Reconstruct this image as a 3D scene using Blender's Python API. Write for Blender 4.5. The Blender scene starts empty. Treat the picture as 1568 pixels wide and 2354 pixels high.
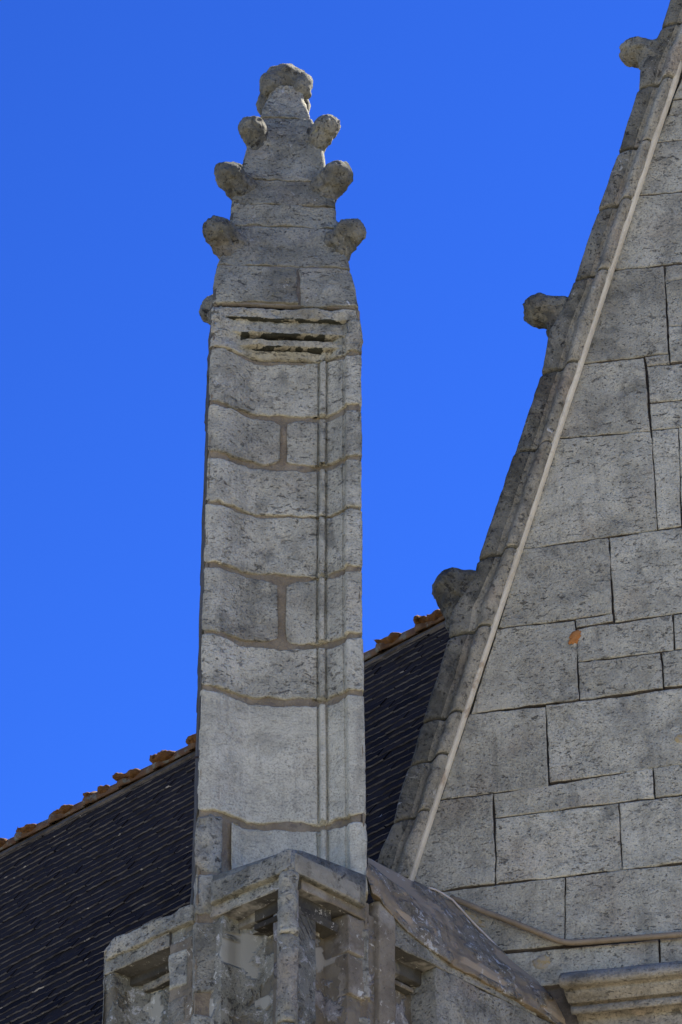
import bpy, math
import numpy as np
from mathutils import Vector

# ------------------------------------------------------------------ camera, world, sun, exposure
sc = bpy.context.scene
col = sc.collection
TH = math.radians(33.0)                    # the camera looks up by this much
CAM = np.array([0.0, 0.0, 1.6])
FPX = 9800.0                               # focal length in survey pixels (frame 1568 x 2354)
cam_d = bpy.data.cameras.new('camera')
cam = bpy.data.objects.new('camera', cam_d); col.objects.link(cam)
cam_d.sensor_fit = 'HORIZONTAL'; cam_d.sensor_width = 24.0; cam_d.lens = FPX / 1568.0 * 24.0
cam_d.clip_end = 5000.0
cam.location = CAM; cam.rotation_euler = (math.pi / 2 + TH, 0, 0)
sc.camera = cam

SUN_AZ, SUN_EL = math.radians(60.0), math.radians(50.0)   # from +Y (view heading) towards +X
world = bpy.data.worlds.new('World'); sc.world = world; world.use_nodes = True
wt = world.node_tree
sky = wt.nodes.new('ShaderNodeTexSky'); sky.sky_type = 'NISHITA'; sky.sun_disc = False
sky.sun_elevation = SUN_EL; sky.sun_rotation = SUN_AZ
sky.air_density = 1.0; sky.dust_density = 0.0; sky.ozone_density = 10.0; sky.altitude = 0.0
# deep, contrasty blue of the clear sky (same curve for the whole dome)
gm = wt.nodes.new('ShaderNodeGamma'); gm.inputs['Gamma'].default_value = 2.0
hs = wt.nodes.new('ShaderNodeHueSaturation'); hs.inputs['Saturation'].default_value = 0.995; hs.inputs['Value'].default_value = 0.244
wt.links.new(sky.outputs[0], gm.inputs['Color']); wt.links.new(gm.outputs[0], hs.inputs['Color'])
wt.links.new(hs.outputs[0], wt.nodes['Background'].inputs['Color'])
wt.nodes['Background'].inputs['Strength'].default_value = 0.055
sun_d = bpy.data.lights.new('sun', 'SUN'); sun_d.energy = 5.0; sun_d.angle = math.radians(0.5)
sun_d.color = (1.0, 0.93, 0.83)
sun = bpy.data.objects.new('sun', sun_d); col.objects.link(sun)
sdir = Vector((math.sin(SUN_AZ) * math.cos(SUN_EL), math.cos(SUN_AZ) * math.cos(SUN_EL), math.sin(SUN_EL)))
sun.rotation_euler = sdir.to_track_quat('Z', 'Y').to_euler()
sc.view_settings.view_transform = 'Standard'; sc.view_settings.look = 'None'
sc.view_settings.exposure = 1.95; sc.view_settings.gamma = 1.0
sc.view_settings.use_curve_mapping = False

# ------------------------------------------------------------------ survey: frames and sight lines
def ray(px, py):
    u = (px - 784.0) / FPX; v = (1177.0 - py) / FPX
    c, s = math.cos(TH), math.sin(TH)
    return np.array([u, c - s * v, s + c * v])

class Frame:
    """a vertical plane: local x along the wall (to the right), local y into the wall, z height above ground"""
    def __init__(self, origin, deg):
        a = math.radians(deg); self.a = a
        self.o = np.array([origin[0], origin[1], 0.0])
        self.t = np.array([math.cos(a), math.sin(a), 0.0]); self.m = np.array([-math.sin(a), math.cos(a), 0.0])
    def hit(self, px, py, d=0.0):
        r = ray(px, py)
        k = (d - np.dot(CAM - self.o, self.m)) / np.dot(r, self.m)
        p = CAM + k * r
        return np.array([np.dot(p - self.o, self.t), p[2]])
    def local(self, p):
        q = np.asarray(p) - self.o
        return np.array([np.dot(q, self.t), np.dot(q, self.m), p[2]])
    def world(self, x, y, z):
        return self.o + self.t * x + self.m * y + np.array([0, 0, z])

def depth_point(px, py, dist):
    return CAM + ray(px, py) * dist

APEX = depth_point(663, 1960, 20.0)
FA = Frame(APEX, -43.0)          # left face of the corner buttress
FB = Frame(APEX, 47.0)           # its right face
_m = np.array([-math.sin(math.radians(3.5)), math.cos(math.radians(3.5)), 0])
FS = Frame(APEX + _m * 0.36, 3.5)   # front of the pinnacle shaft
_b = FB.hit(1280, 2350, 0.0)
FG = Frame(FB.world(_b[0], 0, 0), -12.9)   # gable wall face

# ------------------------------------------------------------------ noise
def _hash(i, j, k, seed):
    with np.errstate(over='ignore'):
        h = (i.astype(np.uint32) * np.uint32(374761393) + j.astype(np.uint32) * np.uint32(668265263)
             + k.astype(np.uint32) * np.uint32(2147483647 - 1274126177) + np.uint32((seed * 974711 + 12345) & 0xffffffff))
        h = (h ^ (h >> np.uint32(13))) * np.uint32(1274126177)
        h = (h ^ (h >> np.uint32(16))) * np.uint32(2246822519)
        h = h ^ (h >> np.uint32(15))
    return h.astype(np.float64) / 4294967295.0 * 2 - 1

def vnoise(P, seed=0):
    P = np.asarray(P, float)
    I = np.floor(P).astype(np.int64); F = P - I; F = F * F * F * (F * (F * 6 - 15) + 10)
    r = 0
    for dx in (0, 1):
        for dy in (0, 1):
            for dz in (0, 1):
                w = (F[..., 0] if dx else 1 - F[..., 0]) * (F[..., 1] if dy else 1 - F[..., 1]) * (F[..., 2] if dz else 1 - F[..., 2])
                r = r + w * _hash(I[..., 0] + dx, I[..., 1] + dy, I[..., 2] + dz, seed)
    return r

def fbm(P, seed=0, octv=4, rough=0.55):
    P = np.asarray(P, float); r = 0; a = 1.0; n = 0
    for o in range(octv):
        r = r + a * vnoise(P * (2.03 ** o) + 17.3 * o, seed + o * 7); n += a; a *= rough
    return r / n

rng = np.random.default_rng(11)

# ------------------------------------------------------------------ objects
def link_mesh(name, V, F, mat, parent=None, smooth=True, kind=None, attr=None):
    me = bpy.data.meshes.new(name)
    if isinstance(F, np.ndarray): F = F.tolist()
    me.from_pydata(np.asarray(V, float).tolist(), [], F)
    me.materials.append(mat)
    if smooth: me.polygons.foreach_set('use_smooth', [True] * len(me.polygons))
    if attr is not None:
        for an, av in attr.items():
            at = me.attributes.new(an, 'FLOAT', 'POINT'); at.data.foreach_set('value', np.asarray(av, np.float32))
    me.update()
    o = bpy.data.objects.new(name, me); col.objects.link(o)
    if parent is not None: o.parent = parent
    if kind: o['kind'] = kind
    return o

def thing(name, label, cat, frame=None, z=0.0, group=None, kind='thing'):
    o = bpy.data.objects.new(name, None); col.objects.link(o)
    o.empty_display_size = 0.2
    if frame is not None:
        o.location = frame.o; o.rotation_euler = (0, 0, frame.a)
    o['label'] = label; o['category'] = cat; o['kind'] = kind
    if group: o['group'] = group
    return o

# ------------------------------------------------------------------ materials
class NT:
    def __init__(self, name):
        self.m = bpy.data.materials.new(name); self.m.use_nodes = True
        self.t = self.m.node_tree; self.b = self.t.nodes['Principled BSDF']
    def n(self, typ, **kw):
        x = self.t.nodes.new(typ)
        for k, v in kw.items():
            if k in x.inputs and not hasattr(x, k): x.inputs[k].default_value = v
            elif hasattr(x, k): setattr(x, k, v)
            else: x.inputs[k].default_value = v
        return x
    def l(self, a, b): self.t.links.new(a, b)
    def math(self, op, a, b=None, c=None, clamp=False):
        x = self.t.nodes.new('ShaderNodeMath'); x.operation = op; x.use_clamp = clamp
        for i, v in enumerate((a, b, c)):
            if v is None: continue
            if isinstance(v, (int, float)): x.inputs[i].default_value = v
            else: self.l(v, x.inputs[i])
        return x.outputs[0]
    def noise(self, vec, scale, detail=4, rough=0.6, dist=0.0):
        x = self.t.nodes.new('ShaderNodeTexNoise'); x.inputs['Scale'].default_value = scale
        x.inputs['Detail'].default_value = detail; x.inputs['Roughness'].default_value = rough
        x.inputs['Distortion'].default_value = dist
        self.l(vec, x.inputs['Vector']); return x.outputs['Fac']
    def ramp(self, fac, lo, hi):
        x = self.t.nodes.new('ShaderNodeMapRange'); x.inputs['From Min'].default_value = lo; x.inputs['From Max'].default_value = hi
        x.interpolation_type = 'SMOOTHSTEP'
        self.l(fac, x.inputs['Value']); return x.outputs['Result']
    def mix(self, fac, a, b, mode='MIX'):
        x = self.t.nodes.new('ShaderNodeMix'); x.data_type = 'RGBA'; x.blend_type = mode
        for sock, v in ((x.inputs['Factor'], fac), (x.inputs['A'] if False else x.inputs[6], a), (x.inputs[7], b)):
            if isinstance(v, (int, float)): sock.default_value = v
            elif isinstance(v, tuple): sock.default_value = (*v, 1.0)
            else: self.l(v, sock)
        return x.outputs[2]
    def coords(self, spread=37.0, scale=(1, 1, 1)):
        tc = self.t.nodes.new('ShaderNodeTexCoord'); oi = self.t.nodes.new('ShaderNodeObjectInfo')
        self.rand = oi.outputs['Random']
        cb = self.t.nodes.new('ShaderNodeCombineXYZ')
        self.l(self.math('MULTIPLY', self.rand, spread), cb.inputs[0])
        self.l(self.math('MULTIPLY', self.rand, spread * 1.7), cb.inputs[1])
        self.l(self.math('MULTIPLY', self.rand, spread * 0.6), cb.inputs[2])
        ad = self.t.nodes.new('ShaderNodeVectorMath'); ad.operation = 'ADD'
        self.l(tc.outputs['Object'], ad.inputs[0]); self.l(cb.outputs[0], ad.inputs[1])
        self.obj = tc.outputs['Object']
        return ad.outputs[0]
    def stretch(self, vec, s):
        x = self.t.nodes.new('ShaderNodeMapping'); x.inputs['Scale'].default_value = s
        self.l(vec, x.inputs['Vector']); return x.outputs[0]
    def bump(self, h, strength, dist, prev=None):
        x = self.t.nodes.new('ShaderNodeBump'); x.inputs['Strength'].default_value = strength; x.inputs['Distance'].default_value = dist
        self.l(h, x.inputs['Height'])
        if prev is not None: self.l(prev, x.inputs['Normal'])
        return x.outputs[0]

def stone_mat(name, dark, light, pit=0.5, lichen=0.3, warm=0.2, black=0.25, bump=1.0, vary=0.25, yellow=0.15, streak=1.9, shade_growth=False):
    k = NT(name); v = k.coords()
    big = k.noise(v, 2.2, 4, 0.55); mid = k.noise(v, 9.0, 5, 0.65, 0.4); fine = k.noise(v, 95.0, 3, 0.7); grit = k.noise(v, 260.0, 2, 0.6)
    c = k.mix(k.ramp(big, 0.32, 0.68), dark, light)
    c = k.mix(k.math('MULTIPLY', k.ramp(mid, 0.42, 0.70), 0.45), c, tuple(min(1, x * 1.25) for x in light))
    c = k.mix(k.math('MULTIPLY', k.ramp(mid, 0.50, 0.28), 0.40), c, tuple(x * 0.62 for x in dark))
    # warm iron-brown and cool patches in the stone itself
    wn = k.noise(v, 3.4, 3, 0.5)
    c = k.mix(k.math('MULTIPLY', k.ramp(wn, 0.52, 0.72), warm), c, (0.34, 0.25, 0.17))
    # dark crust of old algae
    bn = k.noise(v, 5.3, 6, 0.7, 0.6)
    c = k.mix(k.math('MULTIPLY', k.ramp(bn, 0.52, 0.66), black), c, (0.055, 0.058, 0.05))
    # grain
    c = k.mix(k.math('MULTIPLY', k.ramp(fine, 0.40, 0.75), 0.6), c, k.mix(0.5, c, (0.9, 0.88, 0.84), 'OVERLAY'), 'MIX')
    gm_ = k.ramp(k.noise(v, 3.1, 3, 0.6), 0.35, 0.65)
    c = k.mix(k.math('MULTIPLY', k.ramp(fine, 0.50, 0.30), k.math('MULTIPLY_ADD', gm_, 0.45, 0.14)), c, (0.07, 0.066, 0.055))
    # rain streaks
    rs = k.noise(k.stretch(v, (7.0, 7.0, 0.7)), 1.6, 4, 0.6)
    c = k.mix(k.math('MULTIPLY', k.ramp(rs, 0.54, 0.72), 0.35), c, (0.10, 0.097, 0.08))
    # pits along the bedding
    sv = k.stretch(v, (1, 1, streak))
    p1 = k.noise(sv, 21.0, 5, 0.72, 0.5); p2 = k.noise(sv, 58.0, 3, 0.65, 0.3)
    where = k.ramp(k.noise(v, 4.0, 3, 0.6), 0.38, 0.62)
    pits = k.math('MAXIMUM', k.math('MULTIPLY', k.ramp(p1, 0.585, 0.65), where), k.math('MULTIPLY', k.ramp(p2, 0.605, 0.68), 0.8))
    c = k.mix(k.math('MULTIPLY', pits, min(1.0, pit * 0.88)), c, (0.045, 0.042, 0.034))
    # pale and yellow lichen crusts
    ln = k.noise(v, 13.0, 6, 0.75, 0.7)
    lm = k.math('MULTIPLY', k.ramp(ln, 0.60, 0.66), k.ramp(k.noise(v, 2.7, 2, 0.5), 0.47, 0.60))
    c = k.mix(k.math('MULTIPLY', lm, lichen), c, (0.60, 0.60, 0.54))
    yn = k.noise(v, 19.0, 5, 0.7, 0.5)
    ym = k.math('MULTIPLY', k.ramp(yn, 0.63, 0.69), k.ramp(k.noise(v, 3.9, 2, 0.5), 0.50, 0.62))
    c = k.mix(k.math('MULTIPLY', ym, yellow), c, (0.34, 0.30, 0.10))
    if shade_growth:       # shade, with some black growth, painted into the panel head slots
        ga = k.t.nodes.new('ShaderNodeAttribute'); ga.attribute_name = 'shade_growth'
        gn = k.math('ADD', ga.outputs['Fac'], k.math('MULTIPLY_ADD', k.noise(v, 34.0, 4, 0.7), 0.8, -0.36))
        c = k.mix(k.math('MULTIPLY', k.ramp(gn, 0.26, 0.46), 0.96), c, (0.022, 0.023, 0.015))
    # each block its own tone
    tone = k.math('MULTIPLY_ADD', k.rand, vary, 1.0 - vary * 0.55)
    tn = k.t.nodes.new('ShaderNodeCombineXYZ')
    for i in range(3): k.l(tone, tn.inputs[i])
    c = k.mix(1.0, c, tn.outputs[0], 'MULTIPLY')
    k.l(c, k.b.inputs['Base Color'])
    k.b.inputs['Roughness'].default_value = 0.93
    k.b.inputs['Specular IOR Level'].default_value = 0.25
    h = k.math('ADD', k.math('MULTIPLY', fine, 0.5), k.math('MULTIPLY', grit, 0.25))
    h = k.math('ADD', h, k.math('MULTIPLY', mid, 1.2))
    h = k.math('SUBTRACT', h, k.math('MULTIPLY', pits, 1.1))
    h = k.math('ADD', h, k.math('MULTIPLY', lm, 0.25))
    k.l(k.bump(h, min(1.0, 0.9 * bump), 0.016), k.b.inputs['Normal'])
    return k.m

M = {}
M['shaft'] = stone_mat('shaft_stone', (0.225, 0.217, 0.166), (0.39, 0.373, 0.287), pit=0.75, lichen=0.5, warm=0.12, black=0.45, vary=0.26)
M['spire'] = stone_mat('spire_stone', (0.16, 0.155, 0.118), (0.28, 0.272, 0.21), pit=0.9, lichen=0.85, warm=0.15, black=0.45, vary=0.18, yellow=0.3, bump=1.2)
M['crust'] = stone_mat('crusted_stone', (0.062, 0.061, 0.048), (0.20, 0.194, 0.152), pit=1.1, lichen=0.7, warm=0.1, black=0.85, vary=0.15, yellow=0.5, bump=1.9, streak=1.0)
M['ashlar'] = stone_mat('ashlar_stone', (0.30, 0.286, 0.217), (0.45, 0.43, 0.33), pit=0.8, lichen=0.35, warm=0.18, black=0.32, vary=0.24)
M['coping'] = stone_mat('coping_stone', (0.205, 0.19, 0.138), (0.34, 0.315, 0.235), pit=0.8, lichen=0.55, warm=0.35, black=0.40, vary=0.2, yellow=0.3, streak=1.3)
M['cornice'] = stone_mat('cornice_stone', (0.19, 0.17, 0.125), (0.31, 0.285, 0.22), pit=0.8, lichen=0.5, warm=0.3, black=0.5, vary=0.1, yellow=0.3)
M['clean'] = stone_mat('clean_stone', (0.33, 0.316, 0.24), (0.44, 0.422, 0.325), pit=0.35, lichen=0.25, warm=0.10, black=0.16, vary=0.10, yellow=0.08, bump=0.6, streak=2.6)
M['upper_ashlar'] = stone_mat('upper_ashlar_stone', (0.235, 0.224, 0.17), (0.39, 0.372, 0.285), pit=0.9, lichen=0.4, warm=0.15, black=0.45, vary=0.2)
M['shade_algae'] = stone_mat('shade_algae_stone', (0.045, 0.044, 0.036), (0.10, 0.096, 0.078), pit=0.6, lichen=0.3, warm=0.1, black=0.7, vary=0.1, yellow=0.2)  # carries the painted shade of the left flank, plus algae
M['head'] = stone_mat('head_stone', (0.21, 0.198, 0.148), (0.345, 0.328, 0.25), pit=0.8, lichen=0.6, warm=0.15, black=0.5, vary=0.0, bump=1.5, shade_growth=True)
M['base'] = stone_mat('base_stone', (0.15, 0.145, 0.111), (0.325, 0.313, 0.245), pit=0.9, lichen=0.9, warm=0.25, black=0.5, vary=0.2, yellow=0.25, bump=1.4)

def mortar_mat(name, c1, c2, c3=(0.12, 0.10, 0.08), bump=0.7):
    k = NT(name); v = k.coords(0.0)
    a = k.noise(v, 7.0, 4, 0.6); b = k.noise(v, 70.0, 3, 0.7); d = k.noise(v, 24.0, 5, 0.7)
    c = k.mix(k.ramp(a, 0.35, 0.65), c1, c2)
    c = k.mix(k.math('MULTIPLY', k.ramp(d, 0.52, 0.64), 0.75), c, c3)
    c = k.mix(k.math('MULTIPLY', k.ramp(b, 0.55, 0.75), 0.3), c, tuple(min(1, x * 1.7) for x in c2))
    k.l(c, k.b.inputs['Base Color']); k.b.inputs['Roughness'].default_value = 0.95
    k.b.inputs['Specular IOR Level'].default_value = 0.2
    h = k.math('ADD', k.math('MULTIPLY', b, 1.2), d)
    k.l(k.bump(h, bump, 0.01), k.b.inputs['Normal'])
    return k.m
M['mortar'] = mortar_mat('brown_mortar', (0.165, 0.133, 0.086), (0.24, 0.198, 0.132))
M['spire_mortar'] = mortar_mat('grey_mortar', (0.15, 0.13, 0.10), (0.21, 0.19, 0.15))
M['joint'] = mortar_mat('dark_joint', (0.055, 0.048, 0.038), (0.12, 0.105, 0.085))
M['render'] = mortar_mat('smooth_cement', (0.20, 0.185, 0.135), (0.27, 0.25, 0.185), (0.12, 0.105, 0.075), 0.5)

def brown_mat(name='brown_mortar_coat', dk=1.0):
    k = NT(name); v = k.coords(11.0)
    a = k.noise(v, 5.0, 5, 0.62); cr = k.noise(v, 19.0, 6, 0.75, 0.3); f = k.noise(v, 90.0, 3, 0.7)
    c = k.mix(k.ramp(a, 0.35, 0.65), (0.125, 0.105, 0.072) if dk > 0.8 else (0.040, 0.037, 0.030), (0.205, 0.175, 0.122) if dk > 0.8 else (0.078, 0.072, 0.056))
    c = k.mix(k.math('MULTIPLY', k.ramp(cr, 0.60, 0.66), 0.9), c, (0.46, 0.43, 0.34))
    c = k.mix(k.math('MULTIPLY', k.ramp(cr, 0.40, 0.34), 0.8), c, (0.05, 0.042, 0.03))
    c = k.mix(k.math('MULTIPLY', k.ramp(k.noise(v, 3.3, 4, 0.6), 0.55, 0.66), 0.7), c, (0.30, 0.275, 0.215))
    c = k.mix(k.math('MULTIPLY', k.ramp(f, 0.5, 0.3), 0.35), c, (0.06, 0.05, 0.04))
    wl = k.math('MULTIPLY', k.ramp(k.noise(v, 24.0, 5, 0.75, 0.5), 0.57, 0.62), k.ramp(k.noise(v, 3.9, 3, 0.6), 0.50, 0.60))
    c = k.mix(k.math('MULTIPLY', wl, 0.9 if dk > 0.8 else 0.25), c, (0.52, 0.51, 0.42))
    k.l(c, k.b.inputs['Base Color']); k.b.inputs['Roughness'].default_value = 0.95; k.b.inputs['Specular IOR Level'].default_value = 0.2
    k.l(k.bump(k.math('ADD', cr, k.math('MULTIPLY', f, 0.4)), 0.8, 0.012), k.b.inputs['Normal'])
    return k.m
M['brown'] = brown_mat(); M['recess_shade'] = brown_mat('recess_shade_stone', 0.5)  # darker copy: shade of soffits and recess steps put into the colour

def panel_mat(name, stone_a, stone_b, fill, render, fillshare):
    """rough stone with smeared brown mortar and smooth cement repairs (the repairs are an attribute on the mesh)"""
    k = NT(name); v = k.coords(0.0)
    a = k.noise(v, 6.0, 5, 0.6); cr = k.noise(v, 20.0, 6, 0.75, 0.25); fine = k.noise(v, 90.0, 3, 0.7)
    c = k.mix(k.ramp(a, 0.35, 0.65), stone_a, stone_b)
    c = k.mix(k.math('MULTIPLY', k.ramp(fine, 0.5, 0.3), 0.5), c, (0.06, 0.055, 0.05))
    c = k.mix(k.math('MULTIPLY', k.ramp(cr, 0.56, 0.62), 0.85), c, (0.52, 0.51, 0.46))
    c = k.mix(k.math('MULTIPLY', k.ramp(cr, 0.44, 0.38), 0.8), c, (0.05, 0.046, 0.04))
    fn = k.noise(v, 4.2, 5, 0.62, 0.5)
    fm = k.ramp(fn, fillshare + 0.03, fillshare - 0.03)
    fc = k.mix(k.ramp(k.noise(v, 11.0, 4, 0.6), 0.35, 0.65), fill, tuple(x * 1.35 for x in fill))
    c = k.mix(fm, c, fc)
    at = k.t.nodes.new('ShaderNodeAttribute'); at.attribute_name = 'repair'
    rm = at.outputs['Fac']
    rc = k.mix(k.ramp(k.noise(v, 3.0, 3, 0.5), 0.3, 0.7), render, tuple(x * 1.12 for x in render))
    c = k.mix(rm, c, rc)
    wl = k.math('MULTIPLY', k.ramp(k.noise(v, 26.0, 5, 0.75, 0.5), 0.56, 0.61), k.ramp(k.noise(v, 3.6, 3, 0.6), 0.50, 0.60))
    c = k.mix(k.math('MULTIPLY', wl, 0.9), c, (0.54, 0.53, 0.44))
    k.l(c, k.b.inputs['Base Color']); k.b.inputs['Roughness'].default_value = 0.93; k.b.inputs['Specular IOR Level'].default_value = 0.2
    h = k.math('ADD', k.math('MULTIPLY', fine, 0.4), k.math('MULTIPLY', cr, 2.0))
    soft = k.math('SUBTRACT', 1.0, k.math('MAXIMUM', rm, k.math('MULTIPLY', fm, 0.75)))
    h = k.math('MULTIPLY', h, k.math('MULTIPLY_ADD', soft, 0.93, 0.07))
    k.l(k.bump(h, 0.9, 0.014), k.b.inputs['Normal'])
    return k.m
M['panel_left'] = panel_mat('panel_left', (0.17, 0.164, 0.122), (0.31, 0.298, 0.228), (0.112, 0.10, 0.070), (0.285, 0.272, 0.212), 0.44)
M['panel_right'] = panel_mat('panel_right', (0.22, 0.20, 0.17), (0.36, 0.34, 0.30), (0.132, 0.112, 0.076), (0.28, 0.26, 0.20), 0.55)
M['weathering'] = panel_mat('weathering', (0.15, 0.13, 0.088), (0.25, 0.22, 0.16), (0.165, 0.132, 0.085), (0.28, 0.22, 0.14), 0.50)

def slate_mat():
    k = NT('dark_slate'); v = k.coords(53.0)
    a = k.noise(v, 5.0, 4, 0.6); b = k.noise(k.stretch(v, (1, 6, 6)), 30.0, 4, 0.7); f = k.noise(v, 140.0, 3, 0.7)
    c = k.mix(k.rand, (0.010, 0.0082, 0.0068), (0.026, 0.021, 0.0175))
    c = k.mix(k.math('MULTIPLY', k.ramp(b, 0.52, 0.70), 0.5), c, (0.05, 0.044, 0.044))
    c = k.mix(k.math('MULTIPLY', k.ramp(f, 0.62, 0.75), 0.6), c, (0.10, 0.095, 0.09))
    w = k.noise(v, 11.0, 5, 0.75, 0.6)
    c = k.mix(k.math('MULTIPLY', k.ramp(w, 0.69, 0.74), 0.8), c, (0.45, 0.45, 0.42))
    k.l(c, k.b.inputs['Base Color']); k.b.inputs['Roughness'].default_value = 0.85
    k.b.inputs['Specular IOR Level'].default_value = 0.05
    k.l(k.bump(k.math('ADD', b, k.math('MULTIPLY', a, 0.6)), 0.6, 0.006), k.b.inputs['Normal'])
    return k.m
M['slate'] = slate_mat()


def plain_mat(name, c1, c2, scale=20, rough=0.7, bump=0.3, c3=None, thr=0.6, stretch=None):
    k = NT(name); v = k.coords(9.0)
    if stretch: v = k.stretch(v, stretch)
    a = k.noise(v, scale, 5, 0.65); f = k.noise(v, scale * 7, 3, 0.7)
    c = k.mix(k.ramp(a, 0.32, 0.68), c1, c2)
    if c3: c = k.mix(k.ramp(k.noise(v, scale * 0.7, 5, 0.7, 0.5), thr, thr + 0.07), c, c3)
    c = k.mix(k.math('MULTIPLY', k.ramp(f, 0.5, 0.3), 0.3), c, tuple(x * 0.45 for x in c1))
    k.l(c, k.b.inputs['Base Color']); k.b.inputs['Roughness'].default_value = rough
    k.b.inputs['Specular IOR Level'].default_value = 0.3
    k.l(k.bump(k.math('ADD', a, k.math('MULTIPLY', f, 0.4)), bump, 0.008), k.b.inputs['Normal'])
    return k.m
M['terracotta'] = plain_mat('terracotta', (0.085, 0.043, 0.019), (0.125, 0.076, 0.037), 14, 0.9, 0.8, (0.13, 0.12, 0.09), 0.54)
M['orange_lichen'] = plain_mat('orange_lichen', (0.10, 0.043, 0.012), (0.16, 0.078, 0.022), 30, 0.95, 1.0, (0.07, 0.035, 0.018), 0.58)
M['conduit'] = plain_mat('beige_conduit', (0.55, 0.49, 0.35), (0.68, 0.62, 0.46), 3.0, 0.6, 0.15, (0.44, 0.35, 0.23), 0.58)
M['pipe'] = plain_mat('brown_pipe', (0.20, 0.155, 0.095), (0.27, 0.215, 0.14), 5.0, 0.6, 0.15)
M['cable'] = plain_mat('pale_cable', (0.38, 0.35, 0.31), (0.5, 0.47, 0.43), 9.0, 0.55, 0.1)
M['lichen_spot'] = plain_mat('rust_lichen', (0.34, 0.135, 0.035), (0.42, 0.19, 0.06), 40, 0.95, 0.8)
M['yellow_lichen'] = plain_mat('yellow_lichen', (0.30, 0.22, 0.09), (0.38, 0.31, 0.17), 26, 0.95, 0.6, (0.30, 0.27, 0.20), 0.46)
M['batten'] = plain_mat('roof_boards', (0.03, 0.026, 0.022), (0.05, 0.045, 0.04), 6, 0.9, 0.3)
M['slate_edge'] = plain_mat('slate_edge', (0.03, 0.029, 0.031), (0.12, 0.118, 0.118), 9, 0.8, 0.4, (0.42, 0.41, 0.38), 0.62)
M['ground'] = plain_mat('ground_gravel', (0.225, 0.20, 0.155), (0.29, 0.26, 0.205), 0.6, 0.95, 0.3, (0.14, 0.15, 0.075), 0.68)
M['iron'] = plain_mat('dark_iron', (0.03, 0.028, 0.026), (0.06, 0.05, 0.045), 30, 0.6, 0.4)

# ------------------------------------------------------------------ mesh makers
def ring_faces(R, N):
    i = np.arange(R - 1)[:, None] * N; j = np.arange(N)[None, :]; j2 = (j + 1) % N
    return np.stack([i + j, i + j2, i + N + j2, i + N + j], -1).reshape(-1, 4)

def ring_normals(P):
    d = np.roll(P, -1, 0) - np.roll(P, 1, 0)
    n = np.stack([d[:, 1], -d[:, 0]], -1); n /= np.maximum(np.linalg.norm(n, axis=1, keepdims=True), 1e-9)
    return n

def loft(name, prof, z0, z1, mat, parent, seed=0, cuts=(), side=None, amp=0.006, edge=0.014, wob=0.006, step=0.022, extra=(), freq=7.0, shelf=0.03):
    """a masonry block: plan outline prof(z) carried from z0 to z1 with worn, chipped arrises"""
    e = np.array([0, 0.002, 0.006, 0.012, 0.02, 0.03])
    e = e[e < (z1 - z0) * 0.35]
    mid = np.arange(z0 + 0.04, z1 - 0.04, step)
    zs = np.unique(np.round(np.concatenate([z0 + e, mid, z1 - e, np.asarray(extra, float)]), 5))
    zs = zs[(zs >= z0) & (zs <= z1)]
    rings = []
    for z in zs:
        P = prof(z); n = ring_normals(P)
        p3 = np.column_stack([P, np.full(len(P), z)])
        dz = np.minimum(z - z0, z1 - z)
        er = edge * (0.65 + 1.1 * np.clip(fbm(np.column_stack([P * 9, np.full(len(P), 0.0 if z - z0 < z1 - z else 5.0)]), seed + 3, 3) + 0.15, -0.4, 1.2))
        er = np.maximum(er, 0.002)
        q = np.clip(1 - dz / er, 0, 1); ins = er * (1 - np.sqrt(np.maximum(0, 1 - q * q)))
        dsp = amp * fbm(p3 * freq, seed, 5, 0.6) * 1.6 - amp * 1.5 * np.clip(fbm(p3 * 16, seed + 9, 3) - 0.28, 0, 1) * 2
        P2 = P + n * (dsp - ins)[:, None]
        w = (z - z0) / (z1 - z0)
        zz = z + wob * (1 - w) * fbm(np.column_stack([P * 6, np.full(len(P), 1.3)]), seed + 21, 4, 0.65) * 2 \
               + wob * w * fbm(np.column_stack([P * 6, np.full(len(P), 8.7)]), seed + 22, 4, 0.65) * 2
        zz = zz + wob * 0.55 * (2 * w - 1) * fbm(np.column_stack([P * 24, np.full(len(P), 3.0 if w > .5 else 6.0)]), seed + 25, 3)
        for cx in cuts:
            xe = P[:, 0].max() if cx > 0 else P[:, 0].min()
            zz = zz - (2 * w - 1) * 0.028 * np.exp(-(np.abs(P[:, 0] - xe) / 0.028) ** 1.3) * np.abs(2 * w - 1) ** 6
        rings.append(np.column_stack([P2, zz]))
    # beds: shelves running into the joint
    for k in (0, -1):
        R0 = rings[k]; n = ring_normals(prof(zs[k])); sh = R0.copy(); sh[:, :2] -= n * shelf
        rings = [sh] + rings if k == 0 else rings + [sh]
    V = np.concatenate(rings); N = len(rings[0]); F = ring_faces(len(rings), N).tolist()
    o = link_mesh(name, V, F, mat, parent)
    if side is not None:          # shade of the left flank, with some algae, painted as dark stone
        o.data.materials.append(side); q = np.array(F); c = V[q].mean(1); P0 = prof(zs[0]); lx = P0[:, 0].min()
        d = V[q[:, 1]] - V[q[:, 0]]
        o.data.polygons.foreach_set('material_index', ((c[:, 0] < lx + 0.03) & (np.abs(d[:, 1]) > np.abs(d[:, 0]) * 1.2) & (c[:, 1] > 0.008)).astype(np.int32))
    return o

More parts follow.
